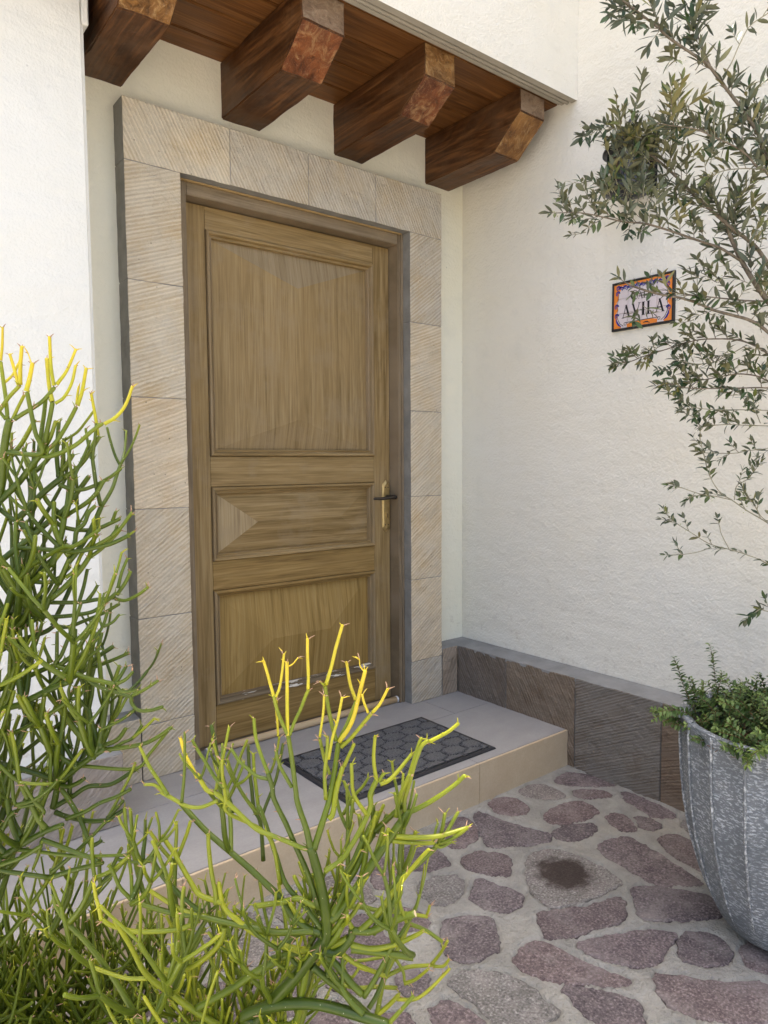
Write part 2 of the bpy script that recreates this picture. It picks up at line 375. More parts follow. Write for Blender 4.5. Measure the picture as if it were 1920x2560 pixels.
# ------------------------------------------------------------------ measured data: joints of stems and branches (mm), paving outlines (mm)
FRONT_STEMS = """942,571,0,0,0|-403,-1529,286 -376,-1559,346 -352,-1589,393 -332,-1617,442 -325,-1628,463 -330,-1633,506 -338,-1635,544 -349,-1636,585 -354,-1636,600
444,289,5,15,0|-354,-1636,600 -358,-1633,625 -363,-1628,647 -367,-1625,665 -368,-1624,679 -371,-1621,718 -374,-1618,749
251,236,20,35,0|-374,-1618,750 -378,-1616,761 -384,-1614,777 -389,-1614,792 -392,-1614,806
211,184,75,100,0|-392,-1613,807 -396,-1613,821 -401,-1613,840 -406,-1614,855
186,161,75,95,0|-390,-1615,806 -386,-1618,818 -383,-1620,838 -381,-1622,861
238,232,80,100,0|-375,-1618,752 -371,-1611,780 -364,-1600,814 -359,-1592,840
103,65,100,100,0|-358,-1594,835 -353,-1597,838 -348,-1599,844 -346,-1599,846
226,228,20,40,0|-373,-1619,752 -366,-1620,768 -357,-1622,785 -350,-1622,799 -346,-1623,807
216,201,80,100,0|-346,-1623,809 -346,-1624,829 -348,-1626,856 -349,-1628,877
258,230,0,10,0|-343,-1488,586 -334,-1492,610 -325,-1496,634 -320,-1498,656 -313,-1499,687
201,185,20,40,0|-331,-1492,646 -327,-1496,661 -323,-1501,687 -322,-1503,701
185,169,80,90,0|-323,-1502,703 -324,-1503,720 -327,-1505,746 -327,-1506,758
265,212,10,20,0|-372,-1621,683 -377,-1618,694 -386,-1615,714 -392,-1616,736
390,301,0,5,0|-337,-1627,506 -349,-1621,555 -364,-1615,597 -375,-1610,629 -389,-1604,665 -392,-1605,682 -397,-1604,702
264,218,20,30,0|-397,-1604,703 -400,-1595,720 -402,-1584,740 -401,-1577,755 -399,-1572,766
252,204,10,20,0|-397,-1603,695 -406,-1593,697 -413,-1583,704 -421,-1572,714 -425,-1564,724 -427,-1560,729
394,299,0,10,0|-331,-1624,473 -345,-1604,501 -360,-1581,527 -365,-1565,561 -369,-1547,596 -373,-1533,622 -374,-1531,613
272,235,20,35,0|-373,-1532,613 -372,-1525,637 -371,-1517,664 -368,-1509,690
272,228,15,25,0|-375,-1530,613 -389,-1522,637 -400,-1517,661 -407,-1515,680 -411,-1515,695
328,263,0,5,0|-327,-1457,493 -330,-1456,552 -338,-1451,576 -341,-1451,608 -344,-1450,639 -346,-1451,678
305,321,20,35,0|-350,-1638,596 -362,-1627,600 -377,-1613,608 -391,-1599,615 -406,-1584,623 -424,-1563,646 -433,-1554,657 -444,-1542,669
334,284,45,60,0|-444,-1541,668 -451,-1534,671 -456,-1527,683 -458,-1522,690
271,222,80,100,0|-459,-1523,686 -464,-1513,702 -468,-1503,717 -469,-1495,733
219,197,30,40,0|-442,-1543,672 -437,-1541,690 -428,-1538,713 -416,-1532,747
279,214,30,40,0|-366,-1576,527 -382,-1574,600 -430,-1553,640 -434,-1555,661 -439,-1558,690 -442,-1563,718
255,205,15,20,0|-437,-1557,678 -446,-1548,692 -454,-1538,712 -461,-1529,728 -465,-1524,739
336,311,0,0,0|-368,-1443,577 -374,-1431,610 -378,-1420,644 -380,-1413,666 -381,-1407,688 -382,-1402,703
257,270,35,40,0|-441,-1546,658 -459,-1532,649 -474,-1520,651 -487,-1508,660 -499,-1498,669
244,204,30,30,0|-497,-1500,670 -507,-1494,680 -518,-1489,682
283,205,25,35,0|-493,-1503,666 -500,-1496,682 -510,-1488,703 -516,-1481,721 -519,-1478,730
231,163,10,20,0|-479,-1516,656 -477,-1521,688 -478,-1528,723 -480,-1535,757
509,386,0,15,0|-332,-1624,468 -345,-1609,472 -357,-1591,487 -367,-1571,509 -376,-1556,521 -390,-1531,539 -405,-1506,556 -425,-1472,579 -440,-1444,602 -446,-1433,612
493,348,10,15,0|-339,-1617,470 -377,-1585,467 -394,-1570,471 -413,-1554,476 -432,-1538,481 -457,-1516,488 -482,-1494,491 -507,-1472,499 -528,-1453,508
298,247,15,20,0|-528,-1453,508 -532,-1450,514 -541,-1444,528 -547,-1440,548 -552,-1438,560
265,236,20,30,0|-528,-1453,508 -525,-1445,535 -524,-1436,556 -522,-1428,573
428,314,40,50,0|-385,-1579,458 -401,-1565,466 -419,-1548,484 -431,-1534,501 -434,-1527,531
380,305,40,45,0|-432,-1533,506 -453,-1509,513 -461,-1496,529 -467,-1483,546 -473,-1469,563 -479,-1458,576 -481,-1452,583
396,330,0,5,0|-455,-1516,493 -469,-1504,506 -487,-1487,531 -500,-1475,554 -505,-1469,571
346,282,40,50,0|-448,-1523,486 -463,-1510,492 -477,-1496,497 -491,-1483,507 -500,-1473,514 -507,-1466,520
347,280,30,40,0|-439,-1527,504 -439,-1526,521 -442,-1522,548 -444,-1520,581 -444,-1519,600
363,288,30,40,0|-458,-1515,483 -478,-1505,474 -506,-1490,474 -534,-1477,479 -557,-1466,490 -569,-1461,501
288,223,55,60,0|-571,-1460,502 -573,-1458,518 -576,-1456,535 -578,-1456,552
379,371,30,45,0|-432,-1538,474 -435,-1535,456 -444,-1524,436 -462,-1504,413 -480,-1484,401 -499,-1462,401
480,287,25,40,0|-403,-1529,286 -468,-1497,350 -491,-1488,377 -513,-1480,402 -525,-1477,422 -538,-1476,457 -551,-1475,487 -558,-1475,503
296,248,40,45,0|-519,-1478,406 -539,-1460,405 -557,-1442,410 -574,-1425,417
530,274,10,20,0|-435,-1512,318 -508,-1452,314 -524,-1437,334 -547,-1412,387 -571,-1387,430 -591,-1367,458 -602,-1355,481 -604,-1352,496
506,555,15,10,0|-460,-1499,345 -421,-1529,373 -394,-1549,396 -371,-1567,412 -372,-1565,415 -336,-1594,429
727,542,0,5,0|-327,-1622,441 -317,-1632,436 -308,-1641,444 -299,-1649,461 -298,-1650,470
493,526,30,50,0|-302,-1645,458 -320,-1624,442 -341,-1595,430 -356,-1572,430 -366,-1556,432
509,452,10,20,1|-298,-1650,470 -281,-1668,471 -268,-1682,481 -253,-1699,494 -240,-1714,503
459,376,25,35,0|-290,-1658,471 -278,-1667,485 -266,-1677,503 -258,-1683,519 -252,-1688,529
327,242,40,45,0|-252,-1688,529 -242,-1699,550 -231,-1711,572 -223,-1722,589
328,281,35,40,0|-298,-1650,473 -303,-1643,489 -303,-1639,506 -301,-1635,531
461,243,30,40,0|-299,-1648,449 -280,-1667,445 -257,-1691,454 -236,-1712,470 -230,-1719,477
543,490,10,15,1|-299,-1649,444 -274,-1672,441 -238,-1708,437
264,199,40,45,0|-306,-1642,442 -307,-1640,422 -303,-1642,406 -296,-1646,400 -287,-1649,410
512,475,0,10,1|-326,-1624,436 -312,-1641,415 -302,-1654,397 -293,-1665,385
516,484,0,10,1|-336,-1608,412 -320,-1622,393 -300,-1638,371 -275,-1659,339
818,726,0,0,0|-389,-1544,316 -404,-1534,327 -380,-1561,346 -354,-1592,357 -334,-1619,362 -315,-1644,361 -296,-1673,359 -279,-1698,356
546,499,25,25,0|-389,-1544,316 -352,-1581,319 -344,-1593,369 -340,-1601,407 -335,-1608,428
580,555,30,30,0|-390,-1543,319 -366,-1552,351 -340,-1560,383 -323,-1566,397
687,480,5,10,0|-322,-1634,488 -311,-1641,497 -296,-1649,519 -274,-1660,555 -253,-1669,586 -238,-1677,609 -227,-1682,625
371,274,20,35,0|-227,-1682,625 -217,-1691,631 -203,-1705,643 -190,-1720,658 -179,-1731,671 -173,-1739,682
305,288,30,40,0|-229,-1680,627 -229,-1680,644 -225,-1684,664 -221,-1688,686 -216,-1693,708 -212,-1697,721 -207,-1702,728
262,234,50,55,0|-204,-1704,727 -196,-1713,734 -187,-1724,743 -179,-1733,754
290,250,35,45,0|-224,-1685,680 -218,-1688,701 -213,-1691,720 -210,-1693,729
344,286,25,35,0|-239,-1674,621 -238,-1679,647 -235,-1686,666 -232,-1694,684
380,301,40,45,0|-242,-1676,595 -223,-1689,592 -194,-1707,591 -159,-1728,599
313,284,35,40,0|-247,-1674,589 -229,-1684,585 -205,-1695,580 -194,-1700,579
201,168,20,30,0|-194,-1700,580 -188,-1698,594 -183,-1697,602
234,185,30,20,0|-193,-1701,576 -185,-1706,572 -172,-1713,578
507,423,10,15,0|-321,-1635,494 -308,-1637,511 -296,-1637,531 -282,-1638,547 -266,-1637,569 -252,-1638,584
423,366,5,10,0|-251,-1639,589 -240,-1653,607 -226,-1676,636
440,371,5,10,0|-250,-1639,589 -251,-1639,603 -253,-1639,625
305,239,10,15,0|-248,-1641,587 -237,-1643,599 -231,-1642,608
359,368,25,30,0|-336,-1642,565 -317,-1652,577 -302,-1657,596 -286,-1661,620 -274,-1662,642 -272,-1659,657 -262,-1660,674
289,235,45,45,0|-262,-1661,672 -264,-1659,688 -265,-1658,708 -263,-1659,735
315,240,45,45,0|-259,-1664,669 -247,-1669,673 -231,-1673,686 -213,-1677,703
262,223,30,30,0|-260,-1663,672 -256,-1664,679 -253,-1666,683
470,340,10,20,0|-350,-1638,599 -339,-1639,626 -329,-1639,649 -325,-1638,658 -313,-1634,693 -303,-1629,726
287,259,20,35,0|-305,-1627,730 -310,-1624,753 -315,-1622,783 -318,-1621,806
259,216,75,95,0|-317,-1622,809 -312,-1628,834 -309,-1635,861 -305,-1644,891
168,116,40,50,0|-319,-1620,808 -321,-1619,810 -323,-1617,813
314,268,80,100,0|-302,-1630,729 -294,-1639,746 -289,-1646,765 -286,-1653,792 -283,-1664,830
102,64,100,100,0|-284,-1663,830 -288,-1660,837 -289,-1660,846
301,279,20,35,0|-303,-1629,728 -289,-1630,749 -278,-1629,767 -271,-1628,778
253,212,85,100,0|-272,-1627,780 -278,-1623,802 -282,-1621,832
274,243,35,45,0|-301,-1633,722 -292,-1643,735 -284,-1657,755 -278,-1670,773
230,177,80,100,0|-276,-1671,775 -270,-1679,787 -265,-1689,808
192,153,90,100,0|-280,-1666,774 -285,-1664,788 -288,-1664,799
409,337,30,40,0|-329,-1643,635 -324,-1645,642 -316,-1642,670 -305,-1641,697
272,232,35,40,0|-303,-1642,699 -298,-1646,713 -293,-1651,729
286,230,35,40,0|-280,-1662,631 -296,-1654,662 -301,-1657,691 -303,-1659,707
284,231,30,35,0|-243,-1580,590 -243,-1571,610 -244,-1558,630
270,199,25,30,0|-255,-1570,588 -243,-1579,614 -233,-1587,628 -225,-1593,643
270,228,35,40,0|-329,-1636,659 -331,-1637,693 -330,-1642,727 -331,-1645,747
216,174,60,85,0|-328,-1642,716 -326,-1649,746 -323,-1657,771 -322,-1666,803
233,230,30,35,0|-319,-1631,689 -326,-1630,709 -330,-1630,726 -334,-1631,740
179,151,75,90,0|-334,-1631,744 -332,-1637,778 -333,-1641,802
366,277,20,35,0|-237,-1560,434 -219,-1573,431 -204,-1583,426 -173,-1603,419 -139,-1625,410
240,203,35,35,0|-139,-1624,411 -138,-1627,419 -137,-1629,428
243,143,30,45,0|-248,-1705,490 -256,-1703,514 -260,-1705,537 -261,-1709,556 -256,-1716,566
391,335,25,30,0|-202,-1579,254 -191,-1583,307 -178,-1591,340 -166,-1598,372 -157,-1604,394
335,277,20,25,0|-155,-1605,394 -140,-1621,387 -124,-1642,373
335,285,30,35,0|-188,-1585,314 -157,-1598,321 -118,-1613,315
266,226,35,40,0|-118,-1613,317 -109,-1623,336 -103,-1633,359
266,209,35,40,0|-116,-1614,313 -104,-1624,313 -96,-1629,323
346,300,35,40,0|-306,-1641,433 -290,-1652,418 -259,-1669,398
391,334,40,40,0|-203,-1579,253 -188,-1591,270 -176,-1600,286
297,248,45,50,0|-178,-1599,280 -152,-1612,275 -127,-1620,285 -94,-1627,305
306,258,25,25,0|-275,-1701,358 -263,-1710,375 -249,-1719,393
341,300,30,35,0|-234,-1525,287 -213,-1547,284 -194,-1568,289 -173,-1591,291
261,223,30,35,0|-175,-1593,340 -168,-1602,322 -168,-1605,308
297,221,40,40,0|-168,-1605,304 -157,-1618,313 -146,-1636,335
292,252,25,30,0|-216,-1499,309 -193,-1520,304 -162,-1546,311
253,213,35,40,0|-161,-1545,280 -160,-1548,307 -160,-1550,323
358,383,20,30,0|-332,-1631,506 -344,-1617,510 -354,-1603,515 -371,-1583,506 -393,-1555,496"""
TALL_STEMS = """632,519,5,10,0|-638,-1241,1033 -631,-1251,1068 -628,-1258,1096 -626,-1265,1124 -623,-1274,1151 -620,-1280,1167
287,261,20,45,0|-622,-1279,1170 -622,-1273,1199 -623,-1266,1226 -624,-1260,1251
220,163,90,100,0|-624,-1260,1254 -622,-1265,1274 -622,-1273,1298
259,232,30,45,0|-616,-1283,1170 -610,-1286,1185 -602,-1291,1203
246,204,20,30,0|-624,-1277,1170 -630,-1272,1180 -636,-1268,1190
286,269,20,40,0|-634,-1269,1176 -622,-1286,1198 -610,-1303,1215
242,202,85,100,0|-611,-1302,1217 -614,-1298,1236 -618,-1292,1259
296,239,80,95,0|-609,-1303,1217 -609,-1310,1243 -608,-1318,1267
218,188,80,90,0|-610,-1202,1228 -599,-1210,1240 -592,-1215,1256
359,293,5,20,0|-626,-1265,1124 -587,-1310,1121 -594,-1313,1150 -599,-1316,1177 -604,-1321,1204
333,279,75,100,0|-605,-1319,1207 -601,-1322,1223 -597,-1325,1244
106,67,100,100,0|-598,-1324,1245 -600,-1317,1259
504,425,0,5,0|-633,-1247,1052 -626,-1253,1059 -609,-1273,1081 -593,-1296,1109 -586,-1306,1121
357,312,10,20,0|-584,-1306,1122 -580,-1312,1147 -576,-1319,1171 -573,-1324,1191
298,259,70,90,0|-573,-1324,1194 -575,-1318,1218 -575,-1311,1254
230,207,50,85,0|-570,-1327,1191 -559,-1330,1200 -548,-1330,1220 -540,-1324,1246
329,289,10,25,0|-582,-1308,1123 -568,-1317,1138 -554,-1324,1163 -543,-1329,1186
289,233,60,90,0|-541,-1330,1189 -535,-1334,1210 -530,-1339,1241
193,166,70,90,0|-542,-1329,1191 -539,-1325,1206 -536,-1322,1217
343,281,10,25,0|-586,-1305,1118 -577,-1315,1117 -564,-1331,1123 -549,-1350,1134 -535,-1370,1151 -525,-1384,1161
254,217,60,95,0|-522,-1386,1161 -508,-1393,1171 -495,-1395,1188 -484,-1393,1214
314,284,10,25,0|-614,-1285,1170 -604,-1294,1178 -593,-1305,1186 -582,-1315,1196 -571,-1327,1212
257,227,65,85,0|-571,-1327,1216 -574,-1328,1243 -576,-1335,1281
257,187,65,90,0|-567,-1329,1218 -557,-1342,1236 -548,-1357,1264
463,362,0,10,0|-635,-1251,965 -615,-1260,983 -596,-1268,999 -574,-1275,1020 -559,-1281,1032 -544,-1285,1049 -530,-1287,1069 -518,-1289,1086
524,441,0,0,0|-592,-1269,1002 -607,-1254,1025 -595,-1260,1041 -581,-1269,1060 -567,-1276,1074 -554,-1284,1086
342,287,0,10,0|-558,-1282,1087 -558,-1276,1117 -555,-1273,1145 -552,-1270,1167
313,269,5,10,0|-554,-1284,1088 -552,-1286,1117 -550,-1288,1142
199,185,20,35,0|-548,-1289,1142 -534,-1299,1153 -522,-1306,1170 -513,-1311,1184
342,297,5,10,0|-553,-1285,1097 -547,-1293,1108 -542,-1301,1119
327,293,5,15,0|-551,-1287,1087 -537,-1303,1100 -527,-1317,1116 -515,-1337,1144
251,207,55,90,0|-516,-1336,1147 -519,-1337,1174 -524,-1338,1206
313,287,5,10,0|-558,-1283,1076 -546,-1291,1070 -531,-1301,1068 -513,-1311,1075 -503,-1316,1081
287,243,10,15,0|-503,-1316,1081 -493,-1325,1089 -484,-1332,1098
343,311,10,10,0|-559,-1283,1024 -545,-1294,1035 -528,-1311,1049 -517,-1322,1063 -509,-1330,1080
357,293,0,10,0|-612,-1262,985 -555,-1310,982 -545,-1316,1008 -536,-1323,1019 -530,-1327,1035 -523,-1332,1044
284,222,0,0,0|-579,-1204,1051 -577,-1206,1073 -576,-1208,1103 -574,-1213,1140
357,319,10,20,0|-560,-1279,1035 -572,-1264,1053 -579,-1249,1081 -587,-1233,1109 -591,-1225,1119
374,308,25,40,0|-630,-1257,1103 -617,-1264,1117 -602,-1270,1138 -586,-1274,1169
261,216,5,15,0|-533,-1280,1045 -533,-1282,1074 -535,-1284,1102
344,297,5,10,0|-617,-1249,950 -609,-1256,939 -591,-1271,933 -572,-1285,933 -560,-1294,939
297,255,20,35,0|-557,-1296,939 -546,-1301,949 -536,-1300,970 -522,-1302,988 -512,-1304,999
488,372,10,20,0|-637,-1229,882 -616,-1249,909 -593,-1270,936 -575,-1289,960 -560,-1304,984
345,306,10,15,0|-565,-1280,1021 -555,-1285,1013 -536,-1293,1008 -514,-1301,1008 -492,-1307,1017 -481,-1309,1022
289,256,15,20,0|-490,-1307,1020 -487,-1313,1033
356,309,0,10,0|-559,-1304,979 -543,-1319,979 -525,-1334,984 -507,-1350,990 -488,-1365,1001
231,155,20,30,0|-488,-1365,1001 -479,-1369,1008
309,244,10,25,0|-524,-1334,987 -510,-1349,998 -498,-1363,1012 -486,-1379,1035
277,231,5,10,0|-507,-1353,1001 -502,-1356,1009 -500,-1357,1016
344,272,10,15,0|-608,-1256,947 -585,-1283,968 -563,-1312,986 -552,-1327,988 -536,-1349,1003 -527,-1362,1012
345,289,0,5,0|-616,-1249,909 -599,-1259,907 -587,-1267,902 -565,-1279,900 -538,-1293,899 -518,-1304,902 -494,-1316,904
305,257,10,20,0|-491,-1318,908 -480,-1324,926 -473,-1328,942
273,227,10,20,0|-489,-1318,918 -482,-1316,941 -472,-1314,961
273,223,10,25,0|-493,-1317,902 -482,-1328,900 -467,-1342,909 -456,-1352,920
346,286,0,10,0|-633,-1232,886 -585,-1268,881 -572,-1277,879 -547,-1295,881 -524,-1310,886 -510,-1318,898 -496,-1327,912
500,327,0,10,0|-641,-1240,838 -619,-1256,861 -589,-1280,886 -578,-1287,910 -567,-1294,932 -554,-1304,966
403,328,0,0,0|-568,-1256,862 -561,-1256,877 -548,-1257,902 -535,-1256,930 -526,-1255,948
302,258,0,5,0|-540,-1293,896 -531,-1290,920 -523,-1284,945
287,239,5,10,0|-528,-1299,902 -521,-1304,913 -516,-1307,923
306,260,5,10,0|-561,-1261,860 -549,-1269,859 -528,-1282,868 -504,-1296,879 -485,-1306,891
274,231,5,10,0|-552,-1347,811 -541,-1348,846 -525,-1353,869 -517,-1354,890
231,200,5,10,0|-523,-1355,871 -512,-1361,877 -504,-1365,887
200,171,5,10,0|-525,-1353,871 -526,-1346,887 -516,-1338,916
407,350,0,0,0|-639,-1242,832 -612,-1255,846 -583,-1268,856 -572,-1272,863
305,257,0,5,0|-552,-1347,811 -582,-1325,819 -576,-1331,833 -568,-1337,856 -558,-1346,887 -552,-1350,907
424,352,0,0,0|-643,-1238,773 -623,-1262,786 -600,-1292,804 -582,-1318,817
276,230,5,10,0|-585,-1313,820 -590,-1308,834 -593,-1305,846
289,241,0,5,0|-581,-1326,821 -581,-1328,841 -581,-1333,867
350,285,0,5,0|-577,-1329,819 -564,-1343,834 -553,-1357,855 -545,-1370,874
350,312,5,10,0|-581,-1326,818 -569,-1341,811 -554,-1362,804 -538,-1384,800 -525,-1402,798
283,239,5,5,0|-524,-1403,800 -517,-1405,810 -510,-1406,821
268,222,10,10,0|-523,-1404,798 -514,-1414,805 -507,-1423,816
253,222,10,10,0|-524,-1403,795 -518,-1410,788 -508,-1421,789 -502,-1428,792
418,336,0,5,0|-620,-1276,758 -603,-1285,767 -580,-1294,778 -560,-1302,787 -542,-1309,798 -524,-1313,815 -501,-1320,830
305,255,5,5,0|-555,-1345,811 -548,-1356,836 -542,-1370,872
300,252,5,10,0|-542,-1309,798 -524,-1323,806 -504,-1339,816 -488,-1352,825
259,229,0,5,0|-560,-1341,814 -559,-1339,840 -557,-1337,868
274,230,5,5,0|-553,-1347,817 -542,-1350,830 -529,-1353,839
299,271,0,5,0|-554,-1362,803 -537,-1372,789 -517,-1382,779 -499,-1391,771
271,226,10,15,0|-498,-1392,773 -483,-1399,780 -465,-1405,791
271,254,10,10,0|-499,-1391,771 -499,-1393,762 -493,-1401,753 -481,-1413,753 -468,-1427,759
239,191,10,10,0|-497,-1397,753 -509,-1389,742 -525,-1379,732 -536,-1372,727
469,413,0,0,0|-654,-1259,672 -649,-1263,670 -629,-1273,662 -602,-1285,649 -576,-1296,633
501,436,0,0,0|-654,-1259,672 -650,-1271,745 -624,-1302,765 -600,-1329,784 -577,-1357,800
353,299,5,5,0|-651,-1266,721 -632,-1285,720 -605,-1313,740 -587,-1333,756 -572,-1350,772
236,188,10,10,0|-572,-1350,773 -573,-1350,785 -570,-1353,798
284,236,5,10,0|-569,-1352,773 -562,-1357,776 -556,-1361,784
367,269,0,0,0|-616,-1248,673 -595,-1261,692 -574,-1274,711 -549,-1289,732 -534,-1296,754
338,272,5,10,0|-640,-1276,726 -638,-1279,756 -636,-1284,798 -633,-1292,851
347,295,5,10,0|-576,-1296,633 -530,-1332,682 -524,-1337,712 -518,-1340,754 -515,-1342,784
346,278,10,10,0|-531,-1331,684 -538,-1326,704 -541,-1323,738 -540,-1325,780
379,317,5,10,0|-529,-1333,687 -506,-1342,694 -493,-1343,708
346,280,5,15,0|-530,-1332,682 -503,-1354,685 -476,-1374,691 -459,-1386,701 -444,-1397,714
281,235,15,20,0|-553,-1314,658 -487,-1358,650 -466,-1367,671 -440,-1378,704
512,421,0,0,0|-574,-1298,637 -556,-1318,659 -539,-1341,679 -530,-1354,689
280,234,10,10,0|-518,-1342,680 -501,-1349,690 -486,-1354,696 -473,-1356,712
249,218,30,40,0|-486,-1354,696 -473,-1360,707 -457,-1366,722
398,322,0,5,0|-585,-1288,594 -561,-1300,608 -540,-1310,621 -511,-1324,621 -478,-1337,639
324,274,5,5,0|-577,-1326,589 -555,-1344,600 -538,-1358,613 -520,-1375,623 -504,-1388,634
381,326,0,0,0|-583,-1290,587 -571,-1304,582 -548,-1333,579 -527,-1360,584
326,294,0,0,0|-527,-1360,585 -518,-1365,592 -509,-1370,598
309,258,0,5,0|-528,-1359,588 -519,-1370,603 -512,-1380,616
244,191,20,30,0|-527,-1360,590 -515,-1376,624 -505,-1392,655 -500,-1402,677
380,341,10,10,0|-576,-1297,624 -568,-1308,608 -558,-1325,583 -553,-1338,561 -549,-1348,547
341,276,0,0,0|-549,-1348,547 -544,-1353,551 -539,-1359,556
517,361,0,0,0|-659,-1270,532 -632,-1301,559 -608,-1331,582 -590,-1355,596
318,248,10,10,0|-610,-1327,576 -612,-1331,603 -609,-1336,615 -621,-1334,634 -632,-1334,660
498,425,0,5,0|-585,-1288,594 -580,-1296,628 -577,-1304,657 -574,-1309,669
381,311,5,5,0|-611,-1328,570 -597,-1344,565 -575,-1373,557 -556,-1399,552
305,215,10,15,0|-640,-1290,550 -615,-1319,550 -586,-1357,551 -564,-1387,555 -528,-1438,566
169,139,35,40,0|-527,-1438,569 -513,-1443,580 -501,-1446,591
215,185,10,10,0|-537,-1427,558 -520,-1440,554 -500,-1453,553
384,317,5,10,0|-603,-1329,511 -578,-1352,523 -555,-1377,534 -546,-1386,538
304,238,5,10,0|-601,-1330,518 -577,-1351,545 -556,-1370,572 -539,-1385,596
352,294,5,5,0|-603,-1329,511 -664,-1298,533 -638,-1329,554 -618,-1353,574
286,208,10,20,0|-611,-1328,568 -616,-1320,542 -621,-1313,524
248,236,30,30,0|-638,-1329,663 -621,-1337,659 -597,-1344,654
282,235,5,5,0|-617,-1334,628 -640,-1317,626 -643,-1312,662 -645,-1309,673
419,333,0,0,0|-649,-1279,541 -658,-1276,561 -647,-1293,599 -640,-1303,611
298,265,5,5,0|-641,-1316,626 -621,-1334,634 -603,-1350,651 -594,-1358,664
301,270,10,10,0|-585,-1267,701 -582,-1269,698 -570,-1271,654
267,232,10,10,0|-586,-1265,706 -574,-1282,695 -559,-1302,682
217,185,20,20,0|-586,-1265,706 -594,-1254,714 -592,-1252,719
334,267,0,0,0|-622,-1244,656 -617,-1246,676 -621,-1240,702
363,295,0,0,0|-577,-1298,629 -568,-1309,629 -558,-1320,635 -551,-1329,643
383,284,0,10,0|-565,-1298,609 -560,-1297,650 -550,-1300,689 -546,-1299,715
282,214,0,0,0|-560,-1300,685 -563,-1301,703 -562,-1308,721
283,217,0,10,0|-544,-1303,702 -541,-1304,719 -538,-1304,728"""
OLIVE_BRANCHES = """548,201,0,0,0|1243,-1783,1102 1111,-1717,1479 1007,-1661,1698 934,-1620,1811 919,-1613,1851 897,-1601,1884 868,-1584,1923 827,-1561,1971 800,-1546,2003 770,-1527,2024 717,-1496,2056 690,-1480,2079 641,-1452,2113 619,-1439,2128
206,118,0,0,0|804,-1548,2003 795,-1539,2033 783,-1525,2080 783,-1523,2113 803,-1534,2169
148,117,0,0,0|831,-1564,1980 845,-1577,2010 858,-1588,2050 874,-1603,2089 903,-1629,2115 932,-1655,2142
548,195,0,0,0|1049,-1583,1592 1030,-1562,1633 1009,-1542,1659 976,-1511,1695 944,-1480,1735 916,-1453,1772 889,-1426,1812 863,-1401,1845 847,-1385,1865 826,-1366,1882 794,-1338,1899
903,326,0,0,0|1142,-1688,1252 1100,-1634,1403 1057,-1587,1494 1026,-1553,1562 1003,-1524,1632 989,-1504,1698 974,-1484,1759
357,107,0,0,0|1008,-1532,1606 957,-1506,1633 921,-1487,1643 864,-1457,1659 816,-1432,1672 769,-1408,1681 725,-1386,1681 685,-1366,1687 624,-1336,1695 569,-1309,1691
276,115,0,0,0|1010,-1661,1662 929,-1629,1765 903,-1616,1780 876,-1604,1804 844,-1589,1821 798,-1566,1836 758,-1547,1849 722,-1530,1851 692,-1516,1851
150,106,0,0,0|928,-1629,1776 896,-1596,1782 867,-1564,1782 846,-1544,1774
420,218,0,0,0|1096,-1637,1353 1031,-1596,1420 992,-1571,1448 945,-1541,1462 909,-1519,1472 874,-1497,1487 838,-1475,1499 803,-1453,1505 771,-1433,1512 734,-1410,1524 718,-1400,1531
226,142,0,0,0|1098,-1632,1482 1034,-1592,1496 982,-1562,1497 934,-1532,1501 886,-1503,1505 826,-1468,1511
258,119,0,0,0|1090,-1641,1312 1057,-1586,1371 1035,-1554,1397 1012,-1524,1410 980,-1485,1414 956,-1455,1413 931,-1426,1404 906,-1397,1392 872,-1357,1377 852,-1333,1365 836,-1315,1360
131,98,0,0,0|1028,-1546,1395 987,-1518,1368 957,-1498,1352 924,-1474,1347 898,-1454,1352
226,99,0,0,0|1095,-1650,1252 1047,-1592,1301 1029,-1572,1315 1003,-1544,1321 984,-1524,1319 950,-1489,1310 914,-1452,1303 877,-1415,1296
210,112,0,0,0|1097,-1648,1273 1032,-1599,1283 976,-1558,1283 933,-1526,1282 875,-1482,1283 836,-1453,1290
177,98,0,0,0|1076,-1669,883 1021,-1615,945 984,-1579,977 957,-1553,1004 936,-1533,1023 920,-1513,1066 913,-1502,1112 909,-1493,1154 911,-1489,1190 904,-1480,1210 890,-1467,1220
130,64,0,0,0|957,-1553,1004 916,-1530,1014 879,-1509,1021 839,-1486,1036
161,65,0,0,0|1072,-1673,804 1015,-1620,844 997,-1603,857 954,-1564,877 911,-1526,893 883,-1499,916 844,-1461,952 837,-1454,962
129,66,0,0,0|1091,-1654,1183 1041,-1598,1189 1008,-1562,1191 976,-1528,1194 944,-1494,1191
113,48,0,0,0|1093,-1652,1223 1030,-1602,1227 976,-1560,1229 924,-1520,1230 885,-1490,1235 860,-1469,1248 840,-1452,1268
113,65,0,0,0|1090,-1655,1153 1033,-1603,1133 997,-1569,1127 974,-1548,1121 928,-1504,1122
97,65,0,0,0|962,-1557,1004 970,-1558,1039 993,-1573,1055 1011,-1583,1078
81,64,0,0,0|945,-1556,880 922,-1546,920 916,-1545,937
129,81,0,0,0|1068,-1678,714 1014,-1624,724 1001,-1611,730 987,-1599,716
65,49,0,0,0|911,-1526,886 893,-1512,877 867,-1492,870 840,-1469,867
81,64,0,0,0|1021,-1614,948 1004,-1603,965 992,-1595,988 974,-1583,1014
98,64,0,0,0|1029,-1585,1196 1012,-1579,1225 984,-1565,1254"""
